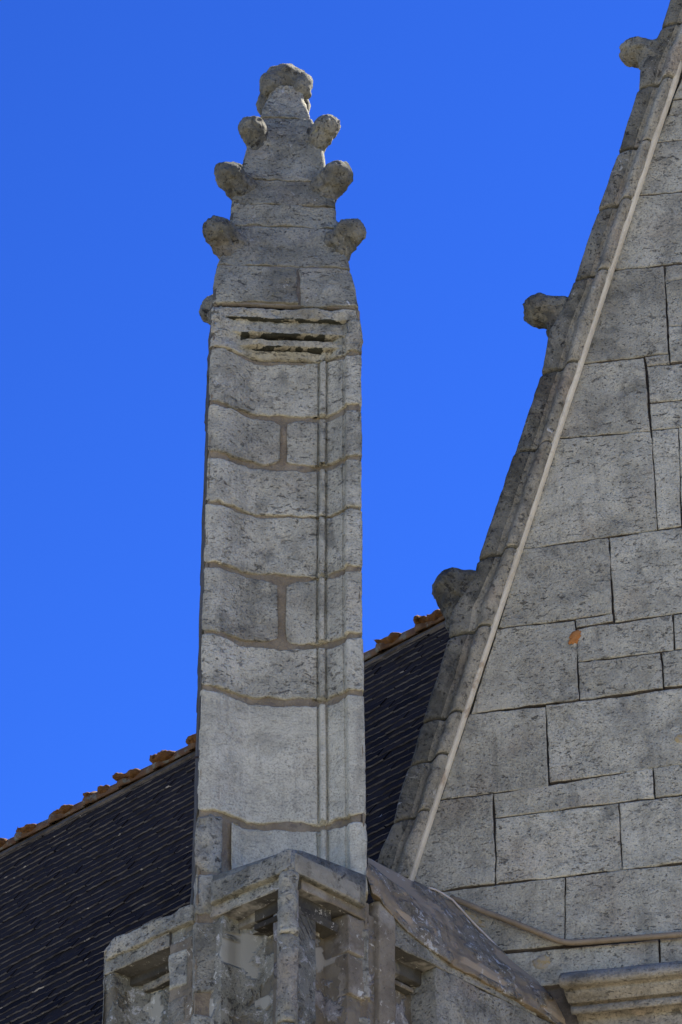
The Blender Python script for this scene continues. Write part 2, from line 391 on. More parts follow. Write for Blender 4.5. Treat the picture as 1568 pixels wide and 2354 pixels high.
def surface_nets(f, lo, hi, h):
    """iso-surface of f<0 sampled on a grid"""
    lo = np.asarray(lo, float); hi = np.asarray(hi, float)
    n = np.ceil((hi - lo) / h).astype(int) + 1
    ax = [lo[i] + h * np.arange(n[i]) for i in range(3)]
    G = np.stack(np.meshgrid(*ax, indexing='ij'), -1)
    D = f(G)
    c = [D[i:n[0] - 1 + i, j:n[1] - 1 + j, k:n[2] - 1 + k] for i in (0, 1) for j in (0, 1) for k in (0, 1)]
    S = np.stack(c); neg = (S < 0).sum(0); act = (neg > 0) & (neg < 8)
    idx = -np.ones(act.shape, int); ids = np.argwhere(act); idx[act] = np.arange(len(ids))
    offs = np.array([(i, j, k) for i in (0, 1) for j in (0, 1) for k in (0, 1)], float)
    vals = S[:, act]
    acc = np.zeros((len(ids), 3)); cnt = np.zeros(len(ids))
    for a in range(8):
        for b in range(a + 1, 8):
            if np.abs(offs[a] - offs[b]).sum() != 1: continue
            va, vb = vals[a], vals[b]; cr = (va < 0) != (vb < 0)
            t = np.where(cr, va / np.where(cr, va - vb, 1), 0)
            p = offs[a] + t[:, None] * (offs[b] - offs[a])
            acc[cr] += p[cr]; cnt[cr] += 1
    V = lo + h * (ids + acc / cnt[:, None])
    F = []
    for axn in range(3):
        o1, o2 = [(1, 2), (2, 0), (0, 1)][axn]
        sl0 = [slice(None)] * 3; sl1 = [slice(None)] * 3
        sl0[axn] = slice(0, -1); sl1[axn] = slice(1, None)
        s0 = D[tuple(sl0)] < 0; s1 = D[tuple(sl1)] < 0
        E = np.argwhere(s0 != s1)
        ok = (E[:, o1] > 0) & (E[:, o2] > 0) & (E[:, o1] < n[o1] - 1) & (E[:, o2] < n[o2] - 1)
        E = E[ok]
        if not len(E): continue
        d1 = np.zeros(3, int); d1[o1] = 1; d2 = np.zeros(3, int); d2[o2] = 1
        g = lambda e: idx[e[:, 0], e[:, 1], e[:, 2]]
        q = np.stack([g(E - d1 - d2), g(E - d2), g(E), g(E - d1)], -1)
        flip = ~s0[E[:, 0], E[:, 1], E[:, 2]]
        q[flip] = q[flip][:, ::-1]
        F.append(q)
    return V, np.concatenate(F)

def sd_capsule(P, a, b, ra, rb):
    a = np.asarray(a, float); b = np.asarray(b, float); ab = b - a
    t = np.clip(((P - a) @ ab) / (ab @ ab), 0, 1)
    return np.linalg.norm(P - (a + t[..., None] * ab), axis=-1) - (ra + (rb - ra) * t)

def sd_ellipsoid(P, c, r):
    q = (P - np.asarray(c, float)) / np.asarray(r, float)
    k0 = np.linalg.norm(q, axis=-1)
    return (k0 - 1) * min(r)

def smin(a, b, k):
    h = np.clip(0.5 + 0.5 * (b - a) / k, 0, 1)
    return b + (a - b) * h - k * h * (1 - h)

def blob(name, f, lo, hi, h, mat, parent, seed=0, amp=0.006, freq=22):
    g = lambda P: f(P) + amp * fbm(P * freq, seed, 4, 0.65) * 1.8 + amp * 1.2 * fbm(P * freq * 0.3, seed + 5, 2)
    V, F = surface_nets(g, lo, hi, h)
    return link_mesh(name, V, F, mat, parent)

def edge_params(L, step):
    e = [0, 0.004, 0.010, 0.018, 0.03]
    e = [x for x in e if x < L * 0.3]
    m = np.linspace(e[-1], L - e[-1], max(3, int((L - 2 * e[-1]) / step) + 1))[1:-1]
    return np.array(e + list(m) + [L - x for x in e[::-1]]) / L

def slab(name, quad, mat, parent, seed=0, joint=0.010, back=0.10, front=0.0, amp=0.005, edge=0.012, step=0.028, tilt=0.003, wob=0.006, beds='joint'):
    """an ashlar: quad = four (x, z) corners TL TR BR BL on the wall face"""
    TL, TR, BR, BL = [np.asarray(q, float) for q in quad]
    W = max(np.linalg.norm(TR - TL), np.linalg.norm(BR - BL)); H = max(np.linalg.norm(TL - BL), np.linalg.norm(TR - BR))
    u = edge_params(W, step); v = edge_params(H, step)
    U, Vv = np.meshgrid(u, v, indexing='xy')
    j2 = joint * 0.5
    U2 = (U * (W - joint) + j2) / W; V2 = (Vv * (H - joint) + j2) / H
    P = (TL * 1.0)[None, None] * ((1 - U2) * (1 - V2))[..., None] + TR * (U2 * (1 - V2))[..., None] + BR * (U2 * V2)[..., None] + BL * ((1 - U2) * V2)[..., None]
    p3 = np.stack([P[..., 0], np.full(U.shape, seed * 3.1), P[..., 1]], -1)
    eU = np.minimum(U, 1 - U) * W; eV = np.minimum(Vv, 1 - Vv) * H
    er = edge * (0.55 + 1.2 * np.clip(fbm(p3 * 11, seed + 2, 3) + 0.1, -0.3, 1.2)); er = np.maximum(er, 0.002)
    def rnd(d):
        q = np.clip(1 - d / er, 0, 1); return er * (1 - np.sqrt(np.maximum(0, 1 - q * q)))
    y = front + np.maximum(rnd(eU), rnd(eV)) - amp * fbm(p3 * 5.0, seed, 5, 0.62) * 1.6
    y += np.clip(fbm(p3 * 13, seed + 14, 3) - 0.30, 0, 1) * amp * 3
    r = np.random.default_rng(seed + 100)
    y += (r.uniform(-tilt, tilt) + (U - .5) * r.uniform(-tilt, tilt) + (Vv - .5) * r.uniform(-tilt, tilt))
    wx = wob * (fbm(p3 * 5.0 + 3.3, seed + 31, 4, 0.65) + 0.7 * fbm(p3 * 23.0, seed + 33, 2)) * np.exp(-eU / 0.03); wz = wob * (fbm(p3 * 5.0 + 9.1, seed + 32, 4, 0.65) + 0.7 * fbm(p3 * 23.0 + 4, seed + 34, 2)) * np.exp(-eV / 0.03)
    G = np.stack([P[..., 0] + wx, y, P[..., 1] + wz], -1)
    nr, nc = U.shape
    Vs = G.reshape(-1, 3)
    i = np.arange(nr - 1)[:, None] * nc; jj = np.arange(nc - 1)[None]
    F = np.stack([i + jj, i + nc + jj, i + nc + jj + 1, i + jj + 1], -1).reshape(-1, 4).tolist()
    per = [c for c in range(nc)] + [r_ * nc + nc - 1 for r_ in range(1, nr)] + [(nr - 1) * nc + c for c in range(nc - 2, -1, -1)] + [r_ * nc for r_ in range(nr - 2, 0, -1)]
    b0 = len(Vs); bk = Vs[per].copy(); bk[:, 1] = back
    Vs = np.concatenate([Vs, bk]); n = len(per)
    F += [[per[q], per[(q + 1) % n], b0 + (q + 1) % n, b0 + q] for q in range(n)]
    F.append([b0 + q for q in range(n)][::-1])
    o = link_mesh(name, Vs, F, mat, parent)
    if beds:                      # bed and end faces: old dark pointing; on buttress lintels, painted shade
        o.data.materials.append(M[beds]); nfr = (nr - 1) * (nc - 1)
        o.data.polygons.foreach_set('material_index', [0] * nfr + [1] * (n + 1))
    return o

def box_mesh(name, lo, hi, mat, parent=None, kind=None):
    x0, y0, z0 = lo; x1, y1, z1 = hi
    V = [(x0, y0, z0), (x1, y0, z0), (x1, y1, z0), (x0, y1, z0), (x0, y0, z1), (x1, y0, z1), (x1, y1, z1), (x0, y1, z1)]
    F = [[0, 3, 2, 1], [4, 5, 6, 7], [0, 1, 5, 4], [1, 2, 6, 5], [2, 3, 7, 6], [3, 0, 4, 7]]
    return link_mesh(name, V, F, mat, parent, smooth=False, kind=kind)

def prism_xz(name, pts, y0, y1, mat, parent):
    n = len(pts)
    V = [(p[0], y0, p[1]) for p in pts] + [(p[0], y1, p[1]) for p in pts]
    F = [list(range(n)), list(range(2 * n - 1, n - 1, -1))] + [[i, i + n, (i + 1) % n + n, (i + 1) % n] for i in range(n)]
    o = link_mesh(name, V, F, mat, parent, smooth=False)
    return o

def tube(name, pts, radii, mat, parent=None, nseg=10, squash=None, label=None, cat=None):
    """sweep a round (or squashed) section along points"""
    pts = np.asarray(pts, float); n = len(pts)
    if np.isscalar(radii): radii = [radii] * n
    T = np.gradient(pts, axis=0); T /= np.linalg.norm(T, axis=1, keepdims=True)
    V = []
    ref = np.array([0, 0, 1.0]) if abs(T[0][2]) < 0.9 else np.array([0, 1.0, 0])
    for i in range(n):
        a = np.cross(T[i], ref); a /= np.linalg.norm(a); b = np.cross(a, T[i])
        for k in range(nseg):
            w = 2 * math.pi * k / nseg
            V.append(pts[i] + radii[i] * (a * math.cos(w) * (squash or 1) + b * math.sin(w)))
    F = ring_faces(n, nseg).tolist(); F.append(list(range(nseg))[::-1]); F.append([(n - 1) * nseg + k for k in range(nseg)])
    o = link_mesh(name, V, F, mat, parent)
    if label: o['label'] = label; o['category'] = cat; o['kind'] = 'thing'
    return o

# ------------------------------------------------------------------ ground (one sheet to the horizon)
def build_ground():
    V = [(-1500, -1500, 0), (1500, -1500, 0), (1500, 1500, 0), (-1500, 1500, 0)]
    link_mesh('ground', V, [[0, 1, 2, 3]], M['ground'], smooth=False, kind='structure')
build_ground()

# ------------------------------------------------------------------ slate roof with ridge tiles
ROOF_A = -45.5
PITCH = math.radians(58.0)
def build_roof():
    rp = depth_point(640, 1635, 26.5)
    FR = Frame(rp, ROOF_A)
    ridge_z = rp[2]
    root = thing('slate_roof', 'dark slate church roof capped with orange lichen covered ridge tiles, behind the pinnacle', 'roof', FR)
    cp, sp = math.cos(PITCH), math.sin(PITCH)
    # local: x along the ridge, slope goes towards -y (to the viewer) and down
    def on(x, s, h=0.0):         # s metres down the slope, h off the surface
        return np.array([x, -cp * s - sp * h, ridge_z - sp * s + cp * h])
    def gable_y(p): return FG.local(FR.world(*p))[1]
    def x_end(s, gap):           # where this slope line runs into the back of the gable
        a, b = gable_y(on(-16, s)), gable_y(on(7, s)); return -16 + 23 * (a - gap) / (a - b)
    e0, e1 = x_end(0, 0.2), x_end(4.3, 0.2)
    V = [on(-16, 0, -.03), on(e0, 0, -.03), on(e1, 4.3, -.03), on(-16, 4.3, -.03), on(-16, 0, -.03) + [0, 3.2, -3.65], on(e0, 0, -.03) + [0, 3.2, -3.65]]
    link_mesh('roof_boarding', V, [[0, 3, 2, 1], [0, 1, 5, 4]], M['batten'], root, smooth=False)
    yw = -cp * 4.3 + 0.12; zw = ridge_z - sp * 4.3 - 0.05
    base = [(-16, yw), (x_end(4.3, 0.5), yw), (x_end(0, 0.5) + 3.0, -yw + 1.0), (-16, -yw + 1.0)]
    Vb = [(x, y, 0.0) for x, y in base] + [(x, y, zw) for x, y in base]
    link_mesh('nave_wall', Vb, [[0, 1, 5, 4], [1, 2, 6, 5], [2, 3, 7, 6], [3, 0, 4, 7], [4, 5, 6, 7]], M['base'], root, smooth=False)
    # slates
    expo, wid, ln, thk = 0.098, 0.185, 0.23, 0.009
    meshes = []
    for k in range(8):
        r = np.random.default_rng(50 + k)
        nb = 7
        xs = np.linspace(-wid / 2 + 0.0015, wid / 2 - 0.0015, nb)
        low = r.normal(0, 0.004, nb) + r.normal(0, 0.002) * np.linspace(-1, 1, nb)
        lift = r.uniform(-0.003, 0.005)
        V = []
        for x, d in zip(xs, low): V.append((x, d, thk + 0.010 + lift + r.normal(0, .0006)))       # tail, top face
        for x, d in zip(xs, low): V.append((x, d + 0.001, 0.009 + lift))          # tail, underside
        for x in (xs[0], xs[-1]): V.append((x, ln, thk * 0.5 - 0.004))
        for x in (xs[0], xs[-1]): V.append((x, ln, -0.006))
        a, b = 2 * nb, 2 * nb + 2
        F = [[i, i + nb, i + nb + 1, i + 1] for i in range(nb - 1)]
        F += [list(range(nb)) + [a + 1, a], [nb + i for i in range(nb)][::-1] + [b, b + 1]]
        F += [[0, a, b, nb], [nb - 1, 2 * nb - 1, b + 1, a + 1]]
        me = bpy.data.meshes.new('slate'); me.from_pydata(V, [], F); me.materials.append(M['slate']); me.materials.append(M['slate_edge'])
        for q in range(nb - 1): me.polygons[q].material_index = 1
        me.update()
        meshes.append((me, V, F))
    import mathutils
    ex = mathutils.Vector((1, 0, 0)); up = mathutils.Vector((0, cp, sp)); nn = mathutils.Vector((0, -sp, cp))
    rot = mathutils.Matrix((ex, up, nn)).transposed().to_4x4()
    items = []
    for row in range(44):
        s = 0.10 + row * expo
        off = (row % 2) * wid / 2 + rng.uniform(-.02, .02)
        for c in range(-40, 32):
            x = c * wid + off
            p = on(x, s); w = FR.world(*p)
            if gable_y(p) < 0.12: continue
            d = w - CAM; dist = d @ np.array([0, math.cos(TH), math.sin(TH)])
            px = 784 + FPX * d[0] / dist; py = 1177 - FPX * (d @ np.array([0, -math.sin(TH), math.cos(TH)])) / dist
            jit = rng.uniform(-1, 1, 4)
            visible = -60 < px < 470 and 1650 < py < 2420 or 800 < px < 1060 and 1400 < py < 2010
            hid = (px > 300 and py > 2290 and px < 470)
            items.append((visible and not hid, dist, p, jit, int(rng.integers(0, 8))))
    vis = sorted([i for i, it in enumerate(items) if it[0]], key=lambda i: items[i][1])
    single = set(vis[:300])
    bV, bF = [], []
    for i, (v_, dist, p, jit, k) in enumerate(items):
        me, V, F = meshes[k]
        mt = mathutils.Matrix.Translation(mathutils.Vector(p + np.array([0, jit[1] * .002, 0]))) @ rot @ mathutils.Matrix.Rotation(jit[0] * 0.02, 4, 'Z') @ mathutils.Matrix.Translation((0, jit[2] * .006 - (0.03 if jit[3] > 0.97 else 0), 0))
        if i in single:
            o = bpy.data.objects.new('slate', me); col.objects.link(o); o.parent = root; o.matrix_local = mt
        else:
            b = len(bV); bV += [tuple(mt @ mathutils.Vector(q)) for q in V]; bF += [[q + b for q in f] for f in F]
    cov = link_mesh('slate_covering', bV, bF, M['slate'], root, smooth=False, kind='stuff')
    cov.data.materials.append(M['slate_edge']); nf = len(meshes[0][2])
    cov.data.polygons.foreach_set('material_index', [1 if (q % nf) < 6 else 0 for q in range(len(bF))])
    # ridge tiles: half-round, the far end of each one swelling into a collar bedded in lichen-grown mortar
    L = 0.335
    # phase so that collars fall where the photograph shows them
    def ridge_x(px, py):
        return FR.hit(px, py, 0.0)[0]
    x_ref = ridge_x(292, 1808)
    n0 = int(math.floor((ridge_x(-120, 2010) - x_ref) / L)) - 2; n1 = int(math.ceil((ridge_x(1150, 1380) - x_ref) / L)) + 3
    for k in range(n0, n1):
        r = np.random.default_rng(900 + k)
        x0 = x_ref + k * L; rings = []
        if x0 + L > e0: continue
        prof = [(-0.012, 0.062), (0.0, 0.080), (0.03, 0.084), (0.06, 0.080), (0.075, 0.066), (0.16, 0.063), (L - 0.0, 0.056)]
        ns = 18
        V = []
        for xx, rad in prof:
            for q in range(ns + 1):
                w = math.pi * (-0.12 + 1.24 * q / ns)
                p3 = np.array([x0 + xx, math.cos(w), math.sin(w)])
                rr = rad * (1 + 0.06 * float(fbm(p3 * [14, 2, 2], 41, 3)))
                V.append((x0 + xx, -math.cos(w) * rr * 1.08, ridge_z + 0.015 + math.sin(w) * rr))
        for xx, rad in prof:
            for q in range(ns + 1):
                w = math.pi * (-0.12 + 1.24 * q / ns)
                V.append((x0 + xx, -math.cos(w) * (rad - .016) * 1.08, ridge_z + 0.015 + math.sin(w) * (rad - .016)))
        m = len(prof); n = ns + 1; F = []
        for a in range(m - 1):
            for q in range(ns):
                F.append([a * n + q, a * n + q + 1, (a + 1) * n + q + 1, (a + 1) * n + q]); b = m * n
                F.append([b + a * n + q, b + (a + 1) * n + q, b + (a + 1) * n + q + 1, b + a * n + q + 1])
            for q in (0, ns):
                F.append([a * n + q, (a + 1) * n + q, b + (a + 1) * n + q, b + a * n + q])
        for a in (0, m - 1):
            for q in range(ns): F.append([a * n + q, b + a * n + q, b + a * n + q + 1, a * n + q + 1])
        t = link_mesh('ridge_tile', V, F, M['terracotta'], root)
        c = np.array([x0 + 0.035 + r.uniform(-.01, .02), -0.03, ridge_z + 0.050]); sz = r.uniform(0.4, 0.85)
        f = lambda P: smin(sd_ellipsoid(P, c, (0.075 * sz, 0.085, 0.042 * sz)), sd_ellipsoid(P, c + [0.08 * r.uniform(.6, 1.6), -.01, -0.012], (0.06, 0.07, 0.03)), 0.03)
        blob('lichen_crust', f, c - [0.12, 0.13, 0.08], c + [0.26, 0.13, 0.09], 0.011, M['orange_lichen'], t, 300 + k, 0.007, 30)
    # mortar fillet under the tiles
    V = []
    xs = np.linspace(-9, e0, 400)
    for x in xs:
        j = float(fbm(np.array([x * 9, 0, 0]), 77, 4)) * 0.02
        V += [on(x, 0.02, 0.03), on(x, 0.085 + j, 0.034), on(x, 0.09 + j, 0.01)]
    F = []
    for i in range(len(xs) - 1):
        for k in (0, 1): F.append([3 * i + k, 3 * i + k + 1, 3 * i + 4 + k, 3 * i + 3 + k])
    link_mesh('mortar_fillet', V, F, M['joint'], root, smooth=False)
    return FR
FR = build_roof()

# ------------------------------------------------------------------ gable: ashlar wall, coping, crockets, string course
O_PTS = np.array([(-160, 1597), (-30, 1551), (0, 1540), (66, 1519), (83, 1512), (157, 1472), (207, 1467), (353, 1420), (487, 1374), (648, 1318), (680, 1307), (765, 1262),
                  (862, 1244), (1045, 1180), (1180, 1136), (1290, 1098), (1320, 1090), (1415, 1034), (1468, 1031), (1665, 970), (1765, 940), (1815, 921), (1895, 903), (1965, 873), (2060, 842)], float)
I_PTS = np.array([(-160, 1678), (0, 1620), (140, 1566), (179, 1549), (328, 1508), (452, 1459), (523, 1440), (628, 1403), (712, 1365), (829, 1332), (925, 1306), (1013, 1277),
                  (1124, 1242), (1241, 1202), (1388, 1152), (1458, 1129), (1554, 1098), (1654, 1061), (1751, 1032), (1843, 998), (1951, 967), (2018, 944), (2080, 925)], float)
def o_px(y): return np.interp(y, O_PTS[:, 0], O_PTS[:, 1])
_ic = np.polyfit((I_PTS[:, 0] - 1000) / 1000, I_PTS[:, 1], 4)
def i_px(y): return np.polyval(_ic, (np.asarray(y, float) - 1000) / 1000)

def build_gable():
    root = thing('stone_gable', 'steep grey ashlar gable with crocketed coping, rising out of the picture beside the slate roof', 'gable', FG)
    H = lambda px, py, d=0.0: FG.hit(px, py, d)
    E = 1760
    quads = [
        [(1600, 0), (E, -20), (E, 158), (1568, 178)], [(1566, 178), (E, 158), (E, 208), (1546, 230)], [(1546, 230), (E, 208), (E, 244), (1534, 266)],
        [(1532, 266), (E, 244), (E, 302), (1506, 328)], [(1506, 328), (E, 302), (E, 419), (1460, 452)], [(1460, 452), (E, 419), (E, 586), (1403, 622)],
        [(1403, 622), (1526, 611), (1538, 813), (1336, 838)], [(1527, 611), (E, 586), (E, 622), (1528, 647)], [(1528, 647), (E, 622), (E, 729), (1536, 751)],
        [(1536, 751), (E, 729), (E, 811), (1541, 834)], [(1333, 838), (1480, 820), (1496, 990), (1283, 1008)], [(1482, 819), (1539, 813), (1539, 836), (1487, 842)],
        [(1487, 842), (E, 811), (E, 898), (1494, 927)], [(1494, 927), (E, 898), (E, 964), (1497, 989)], [(1281, 1008), (1497, 990), (1512, 1217), (1198, 1262)],
        [(1497, 989), (1560, 983), (1566, 1209), (1512, 1217)], [(1560, 983), (E, 964), (E, 1184), (1566, 1209)],
        [(1198, 1262), (1399, 1235), (1410, 1411), (1143, 1445)], [(1399, 1235), (E, 1184), (E, 1385), (1412, 1429)],
        [(1322, 1424), (1410, 1411), (1411, 1430), (1324, 1444)], [(1143, 1445), (1322, 1424), (1331, 1609), (1080, 1641)],
        [(1324, 1444), (1548, 1412), (1551, 1495), (1327, 1522)], [(1548, 1412), (E, 1385), (E, 1467), (1551, 1495)],
        [(1327, 1522), (1521, 1499), (1527, 1582), (1331, 1609)], [(1521, 1499), (E, 1467), (E, 1556), (1527, 1582)],
        [(1078, 1641), (1254, 1623), (1262, 1808), (1010, 1839)], [(1254, 1621), (E, 1556), (E, 1732), (1263, 1800)],
        [(1134, 1824), (1501, 1764), (1505, 1835), (1138, 1880)], [(1501, 1764), (E, 1732), (E, 1805), (1505, 1835)],
        [(1000, 1840), (1133, 1824), (1140, 2032), (930, 2058)], [(1138, 1880), (1422, 1845), (1430, 2000), (1140, 2032)], [(1422, 1845), (E, 1805), (E, 1962), (1430, 2000)],
        [(925, 2058), (1299, 2016), (1299, 2172), (925, 2214)], [(1299, 2016), (E, 1962), (E, 2128), (1299, 2172)],
        [(925, 2214), (1515, 2158), (1516, 2232), (925, 2310)], [(1515, 2158), (E, 2128), (E, 2200), (1516, 2232)],
    ]
    for i, q in enumerate(quads):
        loc = [H(*p) for p in q]
        thin = i in (10, 14, 15)
        slab('stone', loc, M['upper_ashlar'] if i < 11 else M['ashlar'], root, seed=200 + i, joint=0.0035 if thin else float(np.random.default_rng(i).uniform(0.0035, 0.0075)), amp=0.006, edge=0.007, tilt=0.002)
    # hidden core and the rest of the gable beyond the frame
    top = H(1700, -300)
    pts = [H(1015, 1840), H(940, 2058), H(900, 2500)]
    left = [np.array([H(i_px(y) - 6, y)[0], H(i_px(y) - 6, y)[1]]) for y in (-160, 180, 450, 830, 1240, 1650, 1843, 2018)]
    apex = left[0] + (left[0] - left[1]) * 2.2
    right = [np.array([2 * apex[0] - p[0], p[1]]) for p in left[::-1]]
    base_z = 0.0
    poly = left[::-1] + [apex] + right + []
    poly = [np.array([left[-1][0] - 0.35, base_z]), np.array([left[-1][0] - 0.35, left[-1][1] - 0.3])] + left[::-1] + [apex] + right[::1]
    poly = poly[:2] + left[::-1] + [apex] + [np.array([2 * apex[0] - p[0], p[1]]) for p in left] + [np.array([2 * apex[0] - left[-1][0] + .35, base_z])]
    prism_xz('wall_core', poly, 0.035, 0.55, M['joint'], root)
    prism_xz('transept_walls', poly, 0.56, 4.5, M['base'], root)
    # --- coping stones
    joints = [-160, -60, 66, 207, 353, 487, 648, 862, 1045, 1290, 1468, 1665, 1765, 1895, 2050]
    qd = [(0.0, 0.48), (0.0, 0.06), (-0.004, -0.050), (0.01, -0.070), (0.05, -0.079), (0.14, -0.081), (0.27, -0.078), (0.36, -0.071), (0.43, -0.061), (0.48, -0.051), (0.515, -0.046), (0.55, -0.047),
          (0.585, -0.054), (0.62, -0.066), (0.66, -0.079), (0.71, -0.089), (0.77, -0.093), (0.83, -0.089), (0.885, -0.078), (0.93, -0.062), (0.955, -0.050), (0.98, -0.04), (1.0, 0.03), (1.0, 0.48)]
    qd = np.array(qd)
    crockets = {1: None}
    stones = []
    for k in range(len(joints) - 1):
        y0, y1 = joints[k], joints[k + 1]
        g = 3.0
        n = max(4, int((y1 - y0) / 9))
        ys = np.concatenate([[y0 + g, y0 + g + 1.5, y0 + g + 4], np.linspace(y0 + g + 9, y1 - g - 9, n), [y1 - g - 4, y1 - g - 1.5, y1 - g]])
        sd = 500 + k * 3
        off = np.random.default_rng(sd).uniform(-0.004, 0.004)
        rings = []
        for yi, y in enumerate(ys):
            rise = 36.0
            o = H(o_px(y), y, -0.07); ii = H(i_px(y - rise) - 4, y - rise, -0.07)
            e = min(y - ys[0], ys[-1] - y) / 480.0
            ring = []
            for q, d in qd:
                x, z = o + (ii - o) * q
                ring.append((x, d + (off if d < 0 else 0), z))
            ring = np.array(ring)
            # worn ends and weathering
            sunk = 0.007 * max(0.0, 1 - e / 0.010) ** 2
            nz = fbm(ring * 9.0 + 2.0, sd, 5, 0.62); nz2 = np.clip(fbm(ring * 17, sd + 4, 3) - 0.25, 0, 1)
            f = (ring[:, 1] < 0.02)
            ring[:, 1] += f * (sunk - 0.013 * nz + 0.018 * nz2)
            ring[:, 0] += 0.007 * fbm(ring * 7.0 + 5.0, sd + 1, 4, 0.6) + (np.arange(len(qd)) < 5) * sunk * 0.6
            ring[:, 2] += 0.010 * fbm(ring * [5, 5, 0.0] + [0, 0, round(y0 if y - y0 < y1 - y else y1) * 0.37], 77, 3) * 1.0
            rings.append(ring)
        V = np.concatenate(rings); N = len(qd); F = ring_faces(len(rings), N).tolist()
        F.append(list(range(N))[::-1]); F.append([(len(rings) - 1) * N + i for i in range(N)])
        co = link_mesh('coping_stone', V, F, M['coping'], root); stones.append(co)
        co.data.materials.append(M['crust'])     # the outer strip carries a dark lichen crust
        co.data.polygons.foreach_set('material_index', [1 if (q % N) < 8 else 0 for q in range(len(F))])
    # dark bed behind the coping joints
    V = []
    for y in np.arange(-150, 2050, 40):
        o = H(o_px(y) + 5, y, -0.03); ii = H(i_px(y - 36) - 4, y - 36, -0.03)
        V += [(o[0], -0.015, o[1]), (ii[0], -0.015, ii[1]), (ii[0], 0.4, ii[1]), (o[0], 0.4, o[1])]
    F = ring_faces(len(V) // 4, 4).tolist() + [[0, 1, 2, 3], [len(V) - 1, len(V) - 2, len(V) - 3, len(V) - 4]]
    link_mesh('coping_bed', V, F, M['joint'], root, smooth=False)
    # --- crockets on the coping (surveyed outlines, rounded buds of real depth)
    def crocket(k, bulb, r, stem, rs, toe, rt, top, rtop, seed, flat=0.85):
        yc = -0.005
        b = H(*bulb, yc); s = H(*stem, yc); t = H(*toe, yc); u = H(*top, yc)
        P3 = lambda q, y=yc: np.array([q[0], y, q[1]])
        def f(P):
            Q = P[..., [0, 2]]
            def cap2(p, q, ra, rb):
                ab = q - p; t_ = np.clip(((Q - p) @ ab) / (ab @ ab), 0, 1)
                return np.linalg.norm(Q - (p + t_[..., None] * ab), axis=-1) - (ra + (rb - ra) * t_)
            e = (np.linalg.norm((Q - b) / np.array(r), axis=-1) - 1) * min(r)
            a = smin(e, cap2(b, s, r[1] * 0.8, rs), 0.03)
            a = smin(a, cap2(s, t, rs, rt), 0.05)
            a = smin(a, cap2(u, s, rtop, rs), 0.03)
            # swelling bud: deeper at its head than where it grows out of the coping
            hd = 0.066 + 0.046 * np.exp(-((np.linalg.norm(Q - b, axis=-1) / 0.11) ** 2))
            rd = 0.062
            wx = a + rd; wy = np.abs(P[..., 1] - 0.0) - hd + rd
            return np.minimum(np.maximum(wx, wy), 0) + np.sqrt(np.maximum(wx, 0) ** 2 + np.maximum(wy, 0) ** 2) - rd
        allp = np.array([P3(b), P3(s), P3(t), P3(u)])
        blob('crocket', f, allp.min(0) - 0.15, allp.max(0) + 0.15, 0.0085, M['crust'], stones[k], seed, 0.010, 26)
    crocket(8, (1042, 1352), (0.106, 0.104), (1062, 1384), 0.096, (1062, 1434), 0.080, (1084, 1350), 0.088, 61)
    crocket(5, (1246, 714), (0.106, 0.082), (1290, 722), 0.075, (1285, 768), 0.066, (1300, 712), 0.062, 62)
    crocket(2, (1463, 118), (0.088, 0.070), (1504, 126), 0.072, (1497, 160), 0.062, (1512, 116), 0.062, 63)
    # small iron tip of the first crocket's point
    # --- string course, bottom right
    prof = [(2221, 0.03, 1288), (2224, -0.105, 1288), (2227, -0.135, 1285), (2233, -0.152, 1284), (2241, -0.158, 1284), (2249, -0.150, 1286), (2255, -0.132, 1290), (2257, -0.100, 1295), (2260, -0.094, 1297),
            (2266, -0.098, 1298), (2274, -0.088, 1300), (2283, -0.070, 1303), (2290, -0.058, 1306), (2293, -0.054, 1307), (2294, -0.020, 1311), (2301, -0.018, 1313), (2302, -0.044, 1312), (2308, -0.050, 1312), (2317, -0.048, 1313), (2320, -0.040, 1315), (2321, 0.024, 1325), (2350, 0.026, 1332), (2420, 0.026, 1345)]
    base = 1441.0
    rings = []
    nx = 70
    for j in range(nx + 1):
        ring = []
        for (py, d, sx) in prof:
            h = H(base, py, d); s = H(sx, py + (base - sx) * 0.13, d); e = H(1760, py, d)
            x = s[0] + (e[0] - s[0]) * j / nx
            nzv = np.array([x * 7, d * 9, h[1] * 7])
            ring.append((x, d - 0.006 * float(fbm(nzv, 91, 4)), h[1] + 0.005 * float(fbm(nzv + 4, 92, 3))))
        ring.append((ring[-1][0], 0.3, ring[-1][2])); ring.append((ring[0][0], 0.3, ring[0][2]))
        rings.append(np.array(ring))
    V = np.concatenate(rings); N = len(rings[0]); F = ring_faces(nx + 1, N).tolist(); F.append(list(range(N))[::-1]); F.append([nx * N + i for i in range(N)])
    link_mesh('string_course', V, F, M['cornice'], root)
    # plain lower wall under the string course
    a = H(925, 2310)
    z0 = H(base, 2420, 0.05)[1]
    # lichen spots on the face
    def spot(px, py, w, h, mat, seed, y=-0.004, rot=0.0):
        c = H(px, py)
        n = 26; V = [(c[0], y - 0.006, c[1])]
        for ringk, rr in enumerate((0.5, 0.85, 1.0)):
            for i in range(n):
                t = 2 * math.pi * i / n
                q = rr * (1 + 0.55 * float(fbm(np.array([math.cos(t) * 2.6, math.sin(t) * 2.6, seed]), seed, 4, 0.75)))
                dx, dz = w * q * math.cos(t), h * q * math.sin(t)
                V.append((c[0] + dx * math.cos(rot) - dz * math.sin(rot), (y - 0.005, y - 0.002, y + 0.012)[ringk] - 0.002 * float(vnoise(np.array([dx * 90, dz * 90, 1.]), seed)), c[1] + dx * math.sin(rot) + dz * math.cos(rot)))
        F = [[0, 1 + (i + 1) % n, 1 + i] for i in range(n)]
        for k in (0, 1):
            F += [[1 + k * n + i, 1 + k * n + (i + 1) % n, 1 + (k + 1) * n + (i + 1) % n, 1 + (k + 1) * n + i] for i in range(n)]
